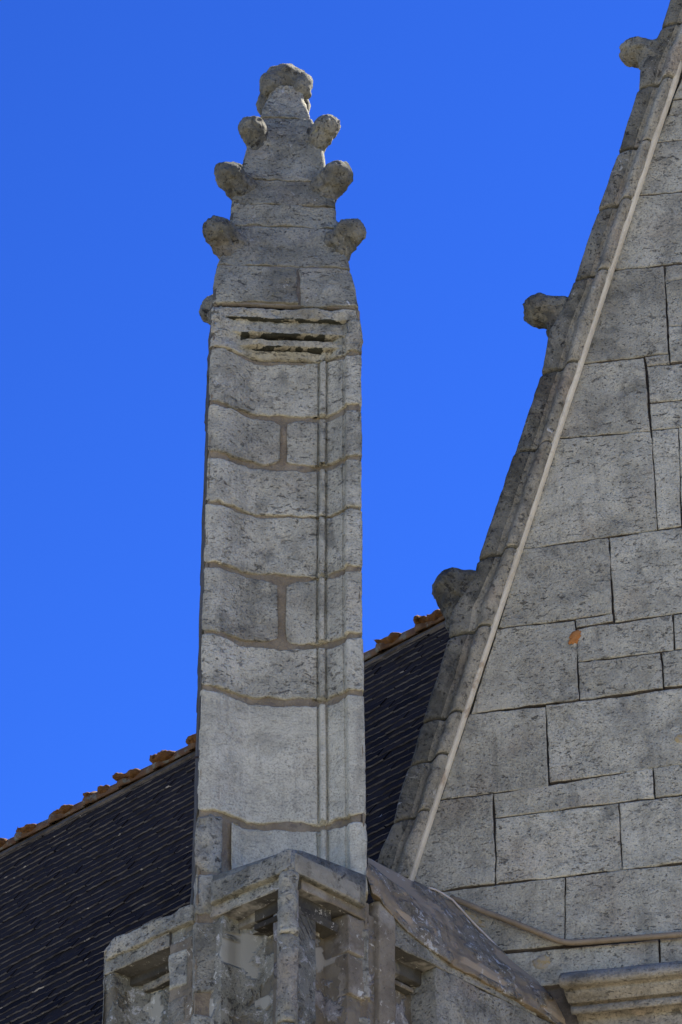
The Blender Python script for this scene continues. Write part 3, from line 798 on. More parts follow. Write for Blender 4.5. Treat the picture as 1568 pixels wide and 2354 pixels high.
        link_mesh('lichen_patch', V, F, mat, root)
    spot(1322, 1464, 0.030, 0.048, M['lichen_spot'], 5, rot=-0.7)
    spot(1564, 1698, 0.034, 0.030, M['yellow_lichen'], 6)
    spot(1080, 2108, 0.028, 0.10, M['yellow_lichen'], 7, rot=0.85)
    spot(1246, 2212, 0.05, 0.04, M['yellow_lichen'], 8, rot=0.2)
    return root
GABLE = build_gable()

# ------------------------------------------------------------------ pinnacle: moulded shaft, tapering spirelet, crockets, finial
EDGE = np.array([(560, 487, 826), (760, 486, 831), (1000, 477, 832), (1400, 466, 833), (1750, 456, 841), (1950, 450, 844), (2400, 440, 853)], float)
_e = [(FS.hit(l, y), FS.hit(r, y)) for y, l, r in EDGE]
EZ = np.array([(a[1] + b[1]) / 2 for a, b in _e])[::-1]; EL = np.array([a[0] for a, b in _e])[::-1]; ER = np.array([b[0] for a, b in _e])[::-1]
def shaft_x(z): return np.interp(z, EZ, EL), np.interp(z, EZ, ER)
def z_at(py, px=None):
    px = np.interp(py, EDGE[:, 0], EDGE[:, 1]) if px is None else px
    return FS.hit(px, py)[1]
SIDE = 0.84
# sunk panel of the front: (u across -1..1, depth)
PROF = np.array([(-1.0, 0.0), (-0.86, 0.0), (-0.80, 0.006), (-0.72, 0.024), (-0.62, 0.052), (-0.52, 0.080), (-0.45, 0.098), (-0.40, 0.107), (-0.33, 0.112), (-0.1, 0.114), (0.2, 0.113), (0.435, 0.112),
                 (0.444, 0.124), (0.458, 0.124), (0.466, 0.090), (0.48, 0.083), (0.53, 0.083), (0.54, 0.088), (0.546, 0.112), (0.558, 0.110), (0.568, 0.096), (0.62, 0.082), (0.70, 0.055), (0.752, 0.036), (0.760, 0.040), (0.772, 0.038), (0.786, 0.012), (0.80, 0.002), (0.84, 0.0), (1.0, 0.0)])
UU = np.unique(np.round(np.concatenate([PROF[:, 0], np.linspace(-1, 1, 64)]), 4))

def shaft_outline(z, ua=-1.0, ub=1.0, panel=1.0, head=None, gap=0.0, r=0.012, inset=0.0, hollow=False):
    l, rr = shaft_x(z); c = (l + rr) / 2; hw = (rr - l) / 2 - inset
    us = UU[(UU > ua + 1e-4) & (UU < ub - 1e-4)]; us = np.concatenate([[ua], us, [ub]])
    d = np.interp(us, PROF[:, 0], PROF[:, 1]) * panel
    if inset and not hollow: d = np.max([np.interp(us + o, PROF[:, 0], PROF[:, 1]) for o in (-.05, -.03, -.012, 0, .012, .03, .05)], 0) * panel
    if hollow: d = np.where(np.abs(us) < 0.74, 0.5, 0.0)
    if head is not None:
        d = np.minimum(d, head)
    x = c + us * hw
    x[0] += gap; x[-1] -= gap
    front = np.column_stack([x, d + inset])
    pts = [front]
    # soften the two outer arrises
    if ua <= -1: front[0] = [x[0], r]; pts[0] = np.concatenate([[front[0]], [[x[0] + r * 0.3, r * 0.3]], [[x[0] + r, 0.0 + inset]], front[1:]])
    if ub >= 1:
        p = pts[0]; xe = p[-1][0]; pts[0] = np.concatenate([p[:-1], [[xe - r, 0.0 + inset]], [[xe - r * 0.3, r * 0.3]], [[xe, r]]])
    ys = np.linspace(0.03, SIDE - 0.01, 16) if (ub >= 1) else np.linspace(float(pts[0][-1][1]) + 0.02, SIDE - 0.01, 6)
    pts.append(np.column_stack([np.full(len(ys), x[-1]), ys]))
    xb = np.linspace(x[-1] - 0.01, x[0] + 0.01, 10); pts.append(np.column_stack([xb, np.full(10, SIDE - inset)]))
    ys = np.linspace(SIDE - 0.01, 0.03, 16) if (ua <= -1) else np.linspace(SIDE - 0.01, float(pts[0][0][1]) + 0.02, 6)
    pts.append(np.column_stack([np.full(len(ys), x[0]), ys]))
    P = np.concatenate(pts)
    return P

def build_pinnacle():
    root = thing('crocketed_pinnacle', 'tall weathered grey stone pinnacle with knobbed finial and stubby crockets, against the blue sky', 'pinnacle', FS)
    # courses of the shaft: (lower edge y, upper edge y on the left arris, splits in u)
    courses = [(1857, 1588, []), (1573, 1458, []), (1445, 1301, [(0.0, 0.055)]), (1290, 1156, []), (1151, 1047, []), (1033, 932, [(0.0, 0.045)]), (919, 801, [])]
    sd = 700
    for (yb, yt, sp) in courses:
        z0, z1 = z_at(yb), z_at(yt)
        cuts = [-1.0] + [c for c, w in sp] + [1.0]
        gapw = sp[0][1] if sp else 0.0
        for a, b in zip(cuts[:-1], cuts[1:]):
            sd += 7
            ua = a + (gapw if a > -1 else 0); ub = b - (gapw if b < 1 else 0)
            loft('stone', lambda z, ua=ua, ub=ub: shaft_outline(z, ua, ub), z0, z1, M['clean'] if yb > 1840 else M['shaft'], root, sd, amp=0.003 if yb > 1840 else 0.0045, edge=0.009, wob=0.014, side=M['shade_algae'] if ua <= -1 else None, cuts=([1] if ub < 1 else []) + ([-1] if ua > -1 else []))
    # panel head: the sunk field closes in worn steps under a flush band
    z0, z1 = z_at(795), z_at(702)
    zc = lambda py: FS.hit(650, py, 0.05)[1]
    zs1, zs2, zs3 = FS.hit(650, 731)[1], FS.hit(650, 764, 0.016)[1], FS.hit(650, 793, 0.078)[1]
    # (z, depth) down the head: flush band, drip step, eaten-out groove, ledge, second groove, sunk field
    zd = lambda py, d: FS.hit(650, py, d)[1]
    g1, gA, g4, gB = zd(764, 0.018), zd(783, 0.045), zd(796, 0.05), zd(809, 0.085)
    hz = np.array([(9e3, 0.0), (zs1, 0.0), (zs1 - .004, 0.026), (g1, 0.022), (g1 - .004, 0.088), (gA + .003, 0.088), (gA, 0.045), (g4, 0.05), (g4 - .004, 0.104), (gB + .003, 0.104), (gB, 0.084), (gB - .05, 0.112), (-9e3, 0.114)])[::-1]
    def head(z): return float(np.interp(z, hz[:, 0], hz[:, 1]))
    ex = list(np.concatenate([hz[1:-1, 0], hz[1:-1, 0] + .001, hz[1:-1, 0] - .002])) + list(np.arange(z0, z1, 0.010))
    _head = loft('stone', lambda z: shaft_outline(z, head=head(z)), z0, z1, M['head'], root, 790, amp=0.011, edge=0.012, wob=0.012, extra=ex, freq=11, side=M['shade_algae'])
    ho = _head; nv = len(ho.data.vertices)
    hv = np.empty(nv * 3); ho.data.vertices.foreach_get('co', hv); hv = hv.reshape(-1, 3)
    lc, rc = shaft_x(z0); uu = (hv[:, 0] - (lc + rc) / 2) / ((rc - lc) / 2)
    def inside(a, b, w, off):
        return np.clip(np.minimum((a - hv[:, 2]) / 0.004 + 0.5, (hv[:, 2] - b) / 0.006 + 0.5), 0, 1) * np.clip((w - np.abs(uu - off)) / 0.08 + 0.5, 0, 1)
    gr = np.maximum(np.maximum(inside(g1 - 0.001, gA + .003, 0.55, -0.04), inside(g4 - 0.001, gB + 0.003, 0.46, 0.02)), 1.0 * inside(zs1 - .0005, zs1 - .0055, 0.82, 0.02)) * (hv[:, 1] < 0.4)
    at = ho.data.attributes.new('shade_growth', 'FLOAT', 'POINT'); at.data.foreach_set('value', gr.astype(np.float32))
    # foot of the shaft: two stones over the buttress, then the corner pilasters that run on down
    z1 = z_at(1872); z0 = z_at(2012)
    loft('stone', lambda z: shaft_outline(z, -1.0, -0.70), z_at(1995), z1, M['base'], root, 801, side=M['shade_algae'], amp=0.012, edge=0.02, wob=0.02)
    loft('stone', lambda z: shaft_outline(z, -0.585, 1.0), z_at(2040), z1 - 0.005, M['clean'], root, 803, amp=0.006, edge=0.014, wob=0.012)
    loft('stone', lambda z: shaft_outline(z, -1.0, -0.62, panel=0.6), z_at(2096), z_at(2008), M['base'], root, 805, amp=0.010, edge=0.018, wob=0.015)
    lows = [(2282, 2122), (2470, 2330)]
    for yb, yt in lows:
        sd += 5
        for ua, ub in ((-1.0, -0.72), (0.72, 1.0)):     # only the corners of the shaft run on down, as pilasters
            loft('stone', lambda z, ua=ua, ub=ub: shaft_outline(z, ua, ub, panel=0.0), z_at(yb), z_at(yt), M['base'], root, sd + int(ub), amp=0.007, edge=0.012, wob=0.01, step=0.03)
    loft('lower_pier', lambda z: shaft_outline(z, panel=0.0, hollow=True), 0.0, z_at(2480), M['base'], root, 811, amp=0.004, step=0.8)
    # mortar body
    zt = z_at(700)
    def mort(z):
        return shaft_outline(z, panel=(2.4 if z > z_at(794) and z < z_at(716) else 1.0 if z > z_at(2000) else 0.0), inset=0.010, hollow=z < z_at(2042))
    loft('mortar', mort, z_at(2480), zt, M['mortar'], root, 815, amp=0.008, freq=13, edge=0.004, wob=0.0, step=0.018, extra=ex)
    # ---------------- spirelet (surveyed widths; front recedes as it rises)
    prof_px = [(700, 487, 826), (640, 493, 817), (610, 498, 806), (585, 507, 800), (522, 527, 779), (470, 533, 773), (455, 536, 771), (415, 548, 756), (385, 557, 750), (330, 569, 742), (272, 596, 721), (235, 611, 704), (205, 624, 697), (185, 628, 692)]
    l0, r0 = shaft_x(zt); hw0 = (r0 - l0) / 2
    levels = []
    d = 0.0
    for py, lx, rx in prof_px:
        for _ in range(8):
            a, b = FS.hit(lx, py, d), FS.hit(rx, py, d)
            hw = (b[0] - a[0]) / 2; d = max(0.0, (hw0 - hw))
        levels.append(((a[1] + b[1]) / 2, (a[0] + b[0]) / 2, hw, d))
    levels = np.array(levels)
    ymid = SIDE / 2
    def sp_at(z):
        return [np.interp(z, levels[:, 0], levels[:, i]) for i in (1, 2, 3)]
    def sq(z, ua=-1, ub=1, ins=0.0, gap=0.0):
        c, hw, d = sp_at(z); hd = (SIDE / 2 - d); hw = hw - ins; hd = hd - ins
        r = 0.020 if hw > 0.12 else 0.030
        us = np.linspace(ua, ub, max(8, int(44 * (ub - ua) / 2)))
        fx = c + us * hw; fx[0] += gap; fx[-1] -= gap
        fy = np.full(len(us), ymid - hd)
        # rounded arrises
        rl = np.clip(1 - (us + 1) * hw / r, 0, 1); rr_ = np.clip(1 - (1 - us) * hw / r, 0, 1)
        if ua <= -1: fy += r * (1 - np.sqrt(np.maximum(0, 1 - rl ** 2)))
        if ub >= 1: fy += r * (1 - np.sqrt(np.maximum(0, 1 - rr_ ** 2)))
        ya, yb = ymid - hd + r + 0.012, ymid + hd - 0.008
        ys = np.linspace(ya, yb, 14)
        P = [np.column_stack([fx, fy]), np.column_stack([np.full(14, fx[-1]), ys])]
        xb = np.linspace(fx[-1] - 0.008, fx[0] + 0.008, 12); P.append(np.column_stack([xb, np.full(12, ymid + hd)]))
        P.append(np.column_stack([np.full(14, fx[0]), ys[::-1]]))
        return np.concatenate(P)
    def zsp(py, px=655):
        z = levels[0, 0]
        for _ in range(12):
            dd = sp_at(z)[2]; z = FS.hit(px, py, dd)[1]
        return z
    sl = [(698, 613, [(0.19, 0.020)]), (610, 522, []), (520, 472, []), (470.5, 415.5, []), (414, 271, []), (269.5, 196, [])]
    for k, (yb, yt, sp) in enumerate(sl):
        z0, z1 = zsp(yb), zsp(yt)
        cuts = [-1.0] + [c for c, w in sp] + [1.0]; gw = sp[0][1] if sp else 0
        for a, b in zip(cuts[:-1], cuts[1:]):
            sd += 7
            ua = a + (gw if a > -1 else 0); ub = b - (gw if b < 1 else 0)
            loft('stone', lambda z, ua=ua, ub=ub: sq(z, ua, ub), z0, z1, M['spire'], root, sd, amp=0.008 if k < 5 else 0.012, edge=0.006, wob=0.010, step=0.018, freq=9, side=M['shade_algae'] if ua <= -1 else None)
    loft('mortar', lambda z: sq(z, ins=0.011), zsp(700), zsp(200), M['spire_mortar'], root, 861, amp=0.004, edge=0.004, wob=0, step=0.03)
    # ---------------- crockets on the four arrises
    tiers = [(302, 579, 747, 0.060), (411, 528, 776, 0.071), (541, 506, 805, 0.074)]
    for ti, (py, lx, rx, r) in enumerate(tiers):
        z = zsp(py); c, hw, d = sp_at(z); hd = SIDE / 2 - d
        for sx in (-1, 1):
            for sy in (-1, 1):
                ax, ay = c + sx * (hw - 0.015), ymid + sy * (hd - 0.015)
                if sy == -1:
                    tgt = FS.hit(lx if sx < 0 else rx, py, ay - 0.035)
                    bx, bz = tgt[0], tgt[1]
                else:
                    bx, bz = ax + sx * (0.055 if ti else 0.045), z + 0.01
                by = ay + sy * 0.055
                g = np.random.default_rng(ti * 10 + sx * 2 + sy + 40)
                A = np.array([ax - sx * 0.02, ay - sy * 0.02, bz - 0.03]); B = np.array([bx, by, bz + 0.004])
                T = np.array([ax, ay, bz - 0.125])
                Bd = B + np.array([sx * 0.018, sy * 0.012, 0.016])
                rr = r * g.uniform(0.93, 1.07)
                def f(P):
                    a = sd_ellipsoid(P, B, (rr * 1.08, rr * 1.08, rr * 0.92))
                    a = smin(a, sd_capsule(P, A, B, rr * 1.02, rr * 0.95), 0.03)
                    a = smin(a, sd_capsule(P, T, B, rr * 0.62, rr * 0.85), 0.035)
                    return smin(a, sd_ellipsoid(P, Bd, (rr * .62, rr * .62, rr * .5)), 0.03)
                pts = np.array([A, B, T, Bd])
                blob('crocket', f, pts.min(0) - 0.10, pts.max(0) + 0.10, 0.0085, M['crust'], root, 20 + ti * 9 + sx * 3 + sy, 0.010, 30)
    # ---------------- finial: squat knob with four drooping buds
    zc_, hwc, dc = sp_at(zsp(210))
    ctr = FS.hit(655, 199, ymid)
    C = np.array([ctr[0], ymid, ctr[1]])
    def fin(P):
        a = sd_ellipsoid(P, C + [0, 0, 0.002], (0.136, 0.136, 0.115))
        for sx in (-1, 1):
            for sy in (-1, 1):
                a = smin(a, sd_ellipsoid(P, C + [sx * 0.084, sy * 0.084, -0.062], (0.064, 0.064, 0.092)), 0.015)
        a = smin(a, sd_capsule(P, C + [0, 0, -0.22], C, 0.05, 0.07), 0.015)
        return a
    blob('finial', fin, C - [0.22, 0.22, 0.24], C + [0.22, 0.22, 0.18], 0.009, M['crust'], root, 88, 0.010, 18)
    # a stub of old iron in the left arris
    s = FS.hit(449, 1741, 0.03); 
    tube('iron_pin', [(s[0] + 0.06, 0.03, s[1] + .004), (s[0] + 0.0, 0.028, s[1]), (s[0] - 0.012, 0.02, s[1] - 0.012)], [0.006, 0.006, 0.003], M['iron'], root, 7)
    return root
PIN = build_pinnacle()

# ------------------------------------------------------------------ corner buttress under the pinnacle (two panelled faces meeting in a post)
def build_buttress():
    root = bpy.data.objects.new('corner_buttress', None); col.objects.link(root); root.location = FA.o
    root['label'] = 'panelled stone buttress with moulded cap and patchy mortar, under the pinnacle'; root['category'] = 'buttress'; root['kind'] = 'thing'
    def sub(name, frame):      # the faces live in their own planes but hang directly under the buttress
        return frame
    def place(o, frame):
        o.rotation_euler = (0, 0, frame.a); return o
    def grid(name, frame, xs, zs, df, mat, rep=None, seed=0, amp=0.010, freq=8):
        X, Z = np.meshgrid(xs, zs, indexing='xy')
        R = rep(X, Z) if rep is not None else np.zeros(X.shape)
        D = df(X, Z)
        p3 = np.stack([X, D * 2, Z], -1)
        n = fbm(p3 * freq, seed, 5, 0.62)
        rough = amp * (1 - 0.85 * R)
        G = np.stack([X, D - rough * n * 1.7 - 0.006 * R, Z], -1)
        nr, nc = X.shape
        i = np.arange(nr - 1)[:, None] * nc; j = np.arange(nc - 1)[None]
        F = np.stack([i + j, i + j + 1, i + nc + j + 1, i + nc + j], -1).reshape(-1, 4)
        return place(link_mesh(name, G.reshape(-1, 3), F, mat, root, attr={'repair': R.reshape(-1)}), frame)
    def blobs(frame, spec, seed):
        """repairs: (px, py, half width m, half height m) ellipses with ragged edges"""
        cs = [(frame.hit(px, py, 0.15), w, h) for px, py, w, h in spec]
        def f(X, Z):
            n = fbm(np.stack([X * 9, Z * 0, Z * 9], -1), seed, 5, 0.62)
            r = np.full(X.shape, 9.0)
            for c, w, h in cs: r = np.minimum(r, np.sqrt(((X - c[0]) / w) ** 2 + ((Z - c[1]) / h) ** 2))
            n2 = fbm(np.stack([X * 31, Z * 0, Z * 31], -1), seed + 3, 3)
            return np.clip((0.92 + n * 1.0 + n2 * 0.35 - r) / 0.10, 0, 1)
        return f
    zb = FA.hit(663, 2480)[1]
    def sm(x, a, b): t = np.clip((x - a) / (b - a), 0, 1); return t
    # ---- left face (A)
    hA = lambda px, py, d=0.0: FA.hit(px, py, d)
    xl, xr = hA(234, 2250)[0], 0.0
    band_top = hA(655, 1996)[1]
    t1 = hA(639, 2043); t1z = t1[1]
    p1l, p1r = hA(512, 2100)[0], hA(640, 2100)[0]
    p2l, p2r = hA(262, 2230)[0], hA(388, 2180)[0]
    t2z = hA(388, 2176)[1]
    def bl(frame, x0, x1, z0, z1, front, mat, seed, back=0.24, edge=0.008, amp=0.005, joint=0.002, name='stone', z0b=None, z1b=None, beds=None):
        """a dressed block on this face"""
        z0b = z0 if z0b is None else z0b; z1b = z1 if z1b is None else z1b
        return place(slab(name, [(x0, z1), (x1, z1b), (x1, z0b), (x0, z0)], mat, root, seed=seed, joint=joint, back=back, front=front, amp=amp, edge=edge, step=0.016, tilt=0.002, wob=0.005, beds=beds), frame)
    def panelA(l, r, tz, x_from, seed, top_to):
        # lintel over the sunk field, two steps under it, deep strip beside the next upright
        bl(FA, x_from, r + 0.004, tz, top_to, 0.0, M['base'], seed, edge=0.006, beds='recess_shade')
        bl(FA, l - 0.02, r + 0.01, tz - 0.045, tz + 0.02, 0.105, M['recess_shade'], seed + 1, back=0.35, beds='recess_shade')
        bl(FA, l + 0.06, r + 0.01, tz - 0.082, tz - 0.040, 0.138, M['base'], seed + 2, back=0.4, amp=0.008, edge=0.010, beds='recess_shade')
    panelA(p1l, p1r, t1z, hA(480, 2080)[0], 601, band_top + 0.02)
    panelA(p2l, p2r, t2z, xl + 0.004, 611, hA(435, 2118, 0)[1] + 0.01)
    bl(FA, p2r + 0.004, hA(442, 2150)[0], t2z - 0.30, t2z + 0.01, 0.004, M['brown'], 621, amp=0.008)
    bl(FA, p2r + 0.006, hA(430, 2200)[0], t2z - 0.24, t2z - 0.05, -0.006, M['base'], 622, amp=0.014, edge=0.02)
    bl(FA, p2r + 0.002, hA(444, 2200)[0], zb, t2z - 0.26, 0.006, M['brown'], 623, amp=0.008)
    bl(FA, p2r + 0.004, hA(425, 2330)[0], t2z - 0.45, t2z - 0.30, -0.004, M['base'], 624, amp=0.014, edge=0.02)
    def dA(X, Z):
        d = np.full(X.shape, 0.012)
        for (l, r) in ((p1l, p1r), (p2l, p2r)):
            f = 0.125 + 0.055 * sm(X, l + 0.02, l + 0.09) + 0.07 * sm(X, r - 0.075, r - 0.045)
            edge_l = sm(X, l - 0.008, l + 0.004)
            d = np.where((X > l - 0.012) & (X < r + 0.005), 0.012 + (f - 0.012) * edge_l, d)
        return d
    repA = blobs(FA, [(574, 2192, 0.045, 0.09), (584, 2226, 0.045, 0.06), (352, 2315, 0.06, 0.09), (345, 2270, 0.03, 0.03), (600, 2300, 0.05, 0.035), (530, 2340, 0.05, 0.06)], 15)
    xs = np.unique(np.round(np.concatenate([np.arange(xl, -0.03, 0.007), [p1l, p1r, p1r - .004, p2r, p2r - .004]]), 4))
    zs = np.arange(zb, band_top - 0.02, 0.007)
    grid('panel_face', FA, xs, zs, dA, M['panel_left'], repA, 31, 0.0055, 12)
    # ---- right face (B)
    hB = lambda px, py, d=0.0: FB.hit(px, py, d)
    q1l, q1r = hB(694, 2060)[0], hB(802, 2110)[0]
    u1 = hB(694, 2044)[1]
    q2l, q2r = hB(908, 2180)[0], hB(1080, 2280)[0]
    u2 = hB(908, 2173)[1]
    def panelB(l, r, tz, x_to, seed, top_to, mat, top_r=None):
        bl(FB, l - 0.004, x_to, tz, top_to, 0.0, mat, seed, edge=0.006, z1b=top_r, beds='recess_shade')
        bl(FB, l - 0.01, r - 0.005, tz - 0.068, tz + 0.02, 0.10, M['recess_shade'], seed + 1, back=0.3, beds='recess_shade')
        bl(FB, l - 0.01, r - 0.06, tz - 0.112, tz - 0.085, 0.125, M['brown'], seed + 2, back=0.3, amp=0.004, beds='recess_shade')
    panelB(q1l, q1r, u1, hB(850, 2130)[0], 651, band_top + 0.02, M['brown'])
    bl(FB, q1r, hB(850, 2130)[0], u1 - 0.20, u1 - 0.002, 0.0, M['brown'], 661)
    bl(FB, q1r + 0.002, hB(846, 2230)[0], u1 - 0.42, u1 - 0.21, 0.004, M['brown'], 662)
    panelB(q2l, hB(1015, 2250)[0], u2, hB(1235, 2330)[0], 671, hB(908, 2098)[1], M['base'], top_r=max(u2 + 0.01, hB(1235, 2310)[1]))
    bl(FB, hB(868, 2200)[0], q2l - 0.004, zb - 0.2, hB(880, 2075)[1], -0.012, M['brown'], 681, edge=0.015)
    bl(FB, hB(1005, 2300)[0], hB(1310, 2380)[0], zb - 0.25, u2 - 0.0, 0.006, M['base'], 682, amp=0.012)
    def dB(X, Z):
        d = np.full(X.shape, 0.02)
        d = np.where((X > q1l) & (X < q1r), 0.15 + 0.03 * sm(X, q1r - 0.05, q1l + 0.02), d)
        d = np.where((X > q2l) & (X < hB(1015, 2250)[0]), 0.17, d)
        return d
    repB = blobs(FB, [(730, 2200, 0.06, 0.07), (712, 2320, 0.05, 0.08), (780, 2260, 0.05, 0.05)], 25)
    xs = np.unique(np.round(np.concatenate([np.arange(0.03, hB(1330, 2380)[0], 0.008), [q1l, q1l + .004, q2l, q2l + .004]]), 4))
    zs = np.arange(zb - 0.25, band_top - 0.02, 0.008)
    grid('panel_face', FB, xs, zs, dB, M['panel_right'], repB, 41, 0.006, 10)
    # masonry core
    c = hA(234, 2250)[0]
    V = []
    L = -c - 0.02; Lb = hB(1330, 2380)[0]
    ta, ma = FA.t, FA.m
    base = [(FA.m * 0.30 + FB.m * 0.30), (-ta * L + ma * 0.30), (-ta * L + ma * 1.6), (FB.t * Lb + FB.m * 0.30)]
    zt = band_top - 0.02
    for z in (0.0, zt):
        V += [(p[0], p[1], z) for p in base]
    n = len(base)
    F = [list(range(n))[::-1], list(range(n, 2 * n))] + [[i, (i + 1) % n, (i + 1) % n + n, i + n] for i in range(n)]
    link_mesh('core', V, F, M['joint'], root, smooth=False)
    # end of the left face: outer corner stones going back
    x0 = xl
    V = []
    zs2 = np.arange(zb, band_top - 0.055, 0.03); ysd = np.concatenate([[0.0, 0.004, 0.015], np.linspace(0.05, 0.9, 12)])
    for z in zs2:
        for y in ysd:
            q = np.array([x0, y, z]); V.append((x0 - 0.004 + 0.02 * max(0, (0.02 - y) / 0.02) ** 2 + 0.008 * float(fbm(q * 8, 51, 3)), y, z))
    nc = len(ysd)
    F = [[r * nc + k, r * nc + k + 1, (r + 1) * nc + k + 1, (r + 1) * nc + k] for r in range(len(zs2) - 1) for k in range(nc - 1)]
    place(link_mesh('side_face', V, F, M['base'], root), FA)
    # ---- caps: moulded coping stones over both faces
    def cap(frame, x0, x1, zlo, zhi, mat, seed, over=0.035, back=0.5, round_l=0.0, amp=0.008, mitre=0):
        n = max(8, int(abs(x1 - x0) / 0.012)); rings = []
        prof = [(0.14, zlo + 0.003), (-over + 0.004, zlo), (-over - 0.001, zlo + 0.004), (-over, zlo + 0.012), (-over, zlo + 0.03), (-over, (zlo + zhi) / 2), (-over + .001, zhi - 0.03), (-over + 0.002, zhi - 0.010), (-over + 0.005, zhi - 0.003), (-over + 0.014, zhi), (0.06, zhi + 0.02), (back, zhi + 0.06), (back, zlo + 0.004)]
        for i in range(n + 1):
            t = i / n; x = x0 + (x1 - x0) * t
            e = min(t, 1 - t) * abs(x1 - x0)
            k = 0.012 * max(0, 1 - e / 0.015) ** 2
            ring = []
            for y, z in prof:
                p = np.array([x, y, z]); f = float(fbm(p * 9, seed, 5, 0.62)); g = float(fbm(p * 20, seed + 3, 3))
                zz = z
                if round_l and x - x0 < round_l and z > (zlo + zhi) / 2: zz = z - 0.05 * (1 - (x - x0) / round_l) ** 2
                xx = x
                if mitre: xx = x + mitre * y
                ring.append((xx, y + (k if y < 0.1 else 0) - amp * 1.5 * f * (y < 0.1), zz + amp * 0.9 * g * (y < .1) + 0.006 * float(fbm(np.array([x * 5, 0, z * 3]), seed + 9, 3))))
            rings.append(np.array(ring))
        V = np.concatenate(rings); N = len(prof); F = ring_faces(n + 1, N).tolist(); F.append(list(range(N))[::-1]); F.append([n * N + q for q in range(N)])
        return place(link_mesh('coping_stone', V, F, mat, root), frame)
    zlo = hA(661, 1996, -0.035)[1]; zhi = hA(661, 1948, -0.035)[1]
    cap(FA, hA(480, 2070, -.035)[0], 0.033, zlo, zhi, M['base'], 101)
    cap(FB, 0.002, hB(832, 2065, -.035)[0], zlo, zhi - 0.004, M['render'], 102, amp=0.005)
    zl2 = hA(435, 2118, -.02)[1]; zh2 = hA(435, 2078, -.02)[1]
    cap(FA, hA(236, 2215, -.02)[0], hA(440, 2100, -.02)[0], zl2, zh2, M['base'], 103, over=0.02, round_l=0.10, amp=0.012)
    # corner post: three stones, rounded nose
    def post(z0, z1, seed, r=0.045):
        def pr(z):
            a = np.linspace(math.radians(2), math.radians(178), 18)
            # nose faces the viewer along the bisector (buttress-local axes of FA rotated by 45 degrees)
            bis = -(FA.m + FB.m); bis /= np.linalg.norm(bis); tan = np.array([-bis[1], bis[0], 0])
            P = []
            for q in a:
                k = abs(math.cos(q)) + abs(math.sin(q)); rr = r * (0.72 + 0.28 / k * 1.2)
                v = tan * math.cos(q) * rr + bis * (math.sin(q) * rr * 0.8 + 0.004)
                P.append((v[0], v[1]))
            P = [tuple(-(bis * 0.12)[:2] + (tan * r)[:2])] + P + [tuple(-(bis * 0.12)[:2] - (tan * r)[:2])]
            P = np.array(P)
            x, y = P[:, 0], P[:, 1]
            if (np.roll(x, -1) * y - x * np.roll(y, -1)).sum() > 0: P = P[::-1]
            return P
        loft('post_stone', pr, z0, z1, M['base'], root, seed, amp=0.010, edge=0.018, wob=0.008, step=0.014, freq=12)
    zz = lambda py: FA.hit(663, py, 0.0)[1]
    post(zz(2150), zz(2008), 111); post(zz(2352), zz(2156), 113, 0.047); post(zz(2480), zz(2358), 115)
    # ---- sloping weathering of the right flank, running back to the gable wall
    z5 = lambda a, b: (825.3 + a * .47369, 1866.7 + b * .47369)
    rows = [
        (0.03, [(40, 320), (60, 420), (250, 615), (440, 765), (640, 870), (850, 990), (1010, 1100)]),
        (-0.018, [(40, 300), (60, 395), (250, 585), (440, 735), (640, 838), (850, 955), (1010, 1070)]),
        (-0.012, [(42, 272), (90, 350), (265, 530), (450, 670), (650, 790), (860, 905), (1015, 1020)]),
        (0.03, [(43, 252), (160, 330), (290, 470), (470, 620), (670, 745), (870, 850), (1015, 960)]),
        (0.10, [(44, 238), (235, 400), (340, 460), (520, 600), (690, 720), (870, 810), (1010, 920)]),
        (0.25, [(42, 218), (250, 332), (342, 374), (452, 432), (602, 592), (745, 728), (892, 768)]),
        (0.34, [(42, 222), (255, 336), (350, 384), (460, 446), (612, 606), (752, 740), (896, 790)]),
    ]
    ctrl = []
    for d, pts in rows:
        pp = [z5(*q) for q in pts]
        loc = np.array([[FB.hit(px, py, d)[0], d, FB.hit(px, py, d)[1]] for px, py in pp])
        s = np.linspace(0, len(loc) - 1, 110)
        ctrl.append(np.column_stack([np.interp(s, np.arange(len(loc)), loc[:, i]) for i in range(3)]))
    ctrl = np.array(ctrl)
    t = np.linspace(0, len(rows) - 1, 64)
    S = np.stack([np.stack([np.interp(t, np.arange(len(rows)), ctrl[:, j, i]) for i in range(3)], -1) for j in range(ctrl.shape[1])], 1)
    R = np.clip((fbm(S * 3.0, 66, 4) - 0.10) / 0.06, 0, 1) * ((t[:, None] > 1.5) & (t[:, None] < 4.6))
    first = np.clip((0.20 - np.linspace(0, 1, S.shape[1])) / 0.02, 0, 1)[None, :] * np.clip((t[:, None] - 3.9) / 0.1, 0, 1)
    R = np.maximum(R, first)
    S[..., 1] -= 0.020 * fbm(S * 8, 61, 5, 0.66) * (1 - 0.7 * R); S[..., 2] += 0.016 * fbm(S * 7 + 4, 62, 5, 0.66) * (1 - 0.7 * R)
    nr, nc = S.shape[:2]
    i = np.arange(nr - 1)[:, None] * nc; j = np.arange(nc - 1)[None]
    F = np.stack([i + j, i + j + 1, i + nc + j + 1, i + nc + j], -1).reshape(-1, 4)
    place(link_mesh('weathering_slope', S.reshape(-1, 3), F, M['weathering'], root, attr={'repair': R.reshape(-1)}), FB)
    return root
BUT = build_buttress()

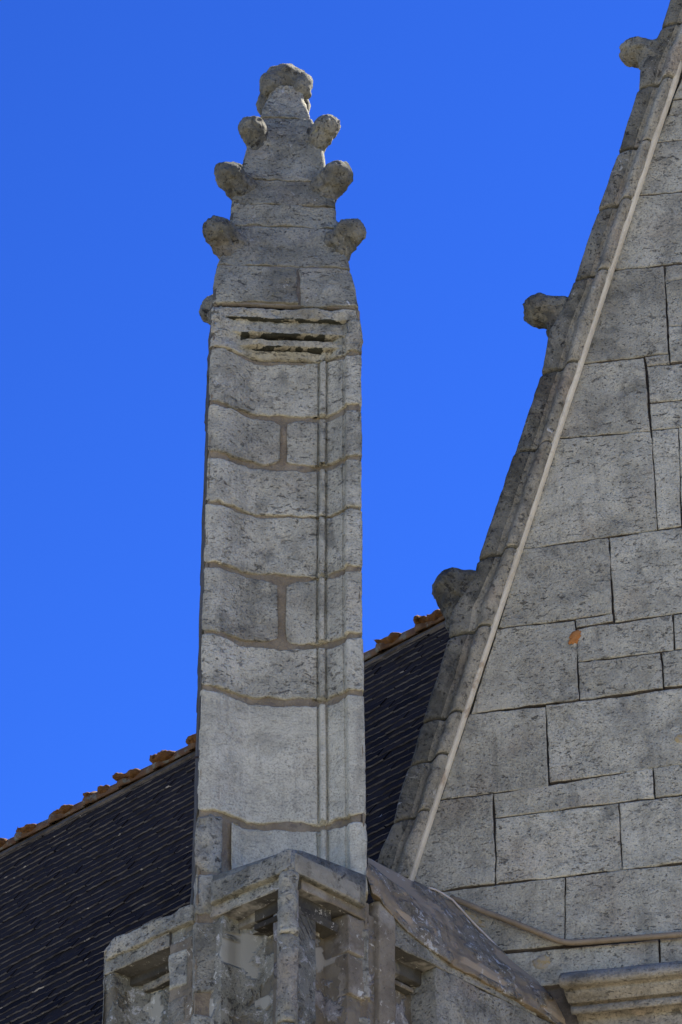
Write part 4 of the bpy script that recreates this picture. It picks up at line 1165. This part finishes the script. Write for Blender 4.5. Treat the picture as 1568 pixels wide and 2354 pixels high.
# ------------------------------------------------------------------ conduit up the gable, pipe along its foot, loose cable
def build_lines():
    ys = np.concatenate([[142, 150, 165, 185], np.linspace(215, 1990, 120), [2026]])
    V = []
    for i, y in enumerate(ys):
        px = i_px(y) + 0.5
        w = 0.0122 * min(1.0, 0.12 + i * 0.3)
        c = FG.hit(px, y, -0.03); n = FG.hit(px + 9.4, y + 3.2, -0.03) - c; n = n / np.linalg.norm(n)
        j = 0.0012 * float(fbm(np.array([y * 0.006, 0, 0]), 12, 2))
        for a, d in ((-1, -0.005), (-1, -0.040), (-0.75, -0.046), (0.35, -0.048), (0.6, -0.046), (1.0, -0.030), (1.0, -0.004)):
            V.append((c[0] + n[0] * a * w, d + j, c[1] + n[1] * a * w))
    N = 7; F = ring_faces(len(ys), N).tolist(); F.append(list(range(N))[::-1]); F.append([(len(ys) - 1) * N + q for q in range(N)])
    o = link_mesh('cable_conduit', V, F, M['conduit'], smooth=False)
    o.location = FG.o; o.rotation_euler = (0, 0, FG.a)
    o['label'] = 'pale beige cable conduit running up beside the roll of the gable coping'; o['category'] = 'conduit'; o['kind'] = 'thing'
    P = [(1036, 2062), (1046, 2068), (1060, 2073), (1120, 2098), (1180, 2121), (1240, 2145), (1272, 2158), (1287, 2163), (1300, 2166), (1316, 2167), (1335, 2166), (1400, 2161), (1480, 2155), (1568, 2148), (1760, 2131)]
    pts = []
    for px, py in P:
        h = FG.hit(px, py, -0.03); pts.append((h[0], -0.03, h[1]))
    o = tube('wall_pipe', pts, 0.0155, M['pipe'], None, 12, label='slim brown pipe bent along the foot of the gable wall above the moulding', cat='pipe')
    o.location = FG.o; o.rotation_euler = (0, 0, FG.a)
    z5 = lambda a, b: (825.3 + a * .47369, 1866.7 + b * .47369)
    C = [(335, 372, .25), (365, 380, .25), (400, 398, .245), (450, 430, .24), (500, 484, .235), (550, 540, .235), (602, 592, .24), (650, 640, .24), (700, 690, .24), (745, 726, .24), (800, 750, .24), (850, 763, .24), (893, 768, .24)]
    pts = []
    for a, b, d in C:
        px, py = z5(a, b - 3); h = FB.hit(px, py, d); pts.append((h[0], d - 0.004, h[1]))
    o = tube('loose_cable', pts, 0.0052, M['cable'], None, 8, label='thin pale cable lying along the edge of the sloping brown buttress top', cat='cable')
    o.location = FB.o; o.rotation_euler = (0, 0, FB.a)
build_lines()
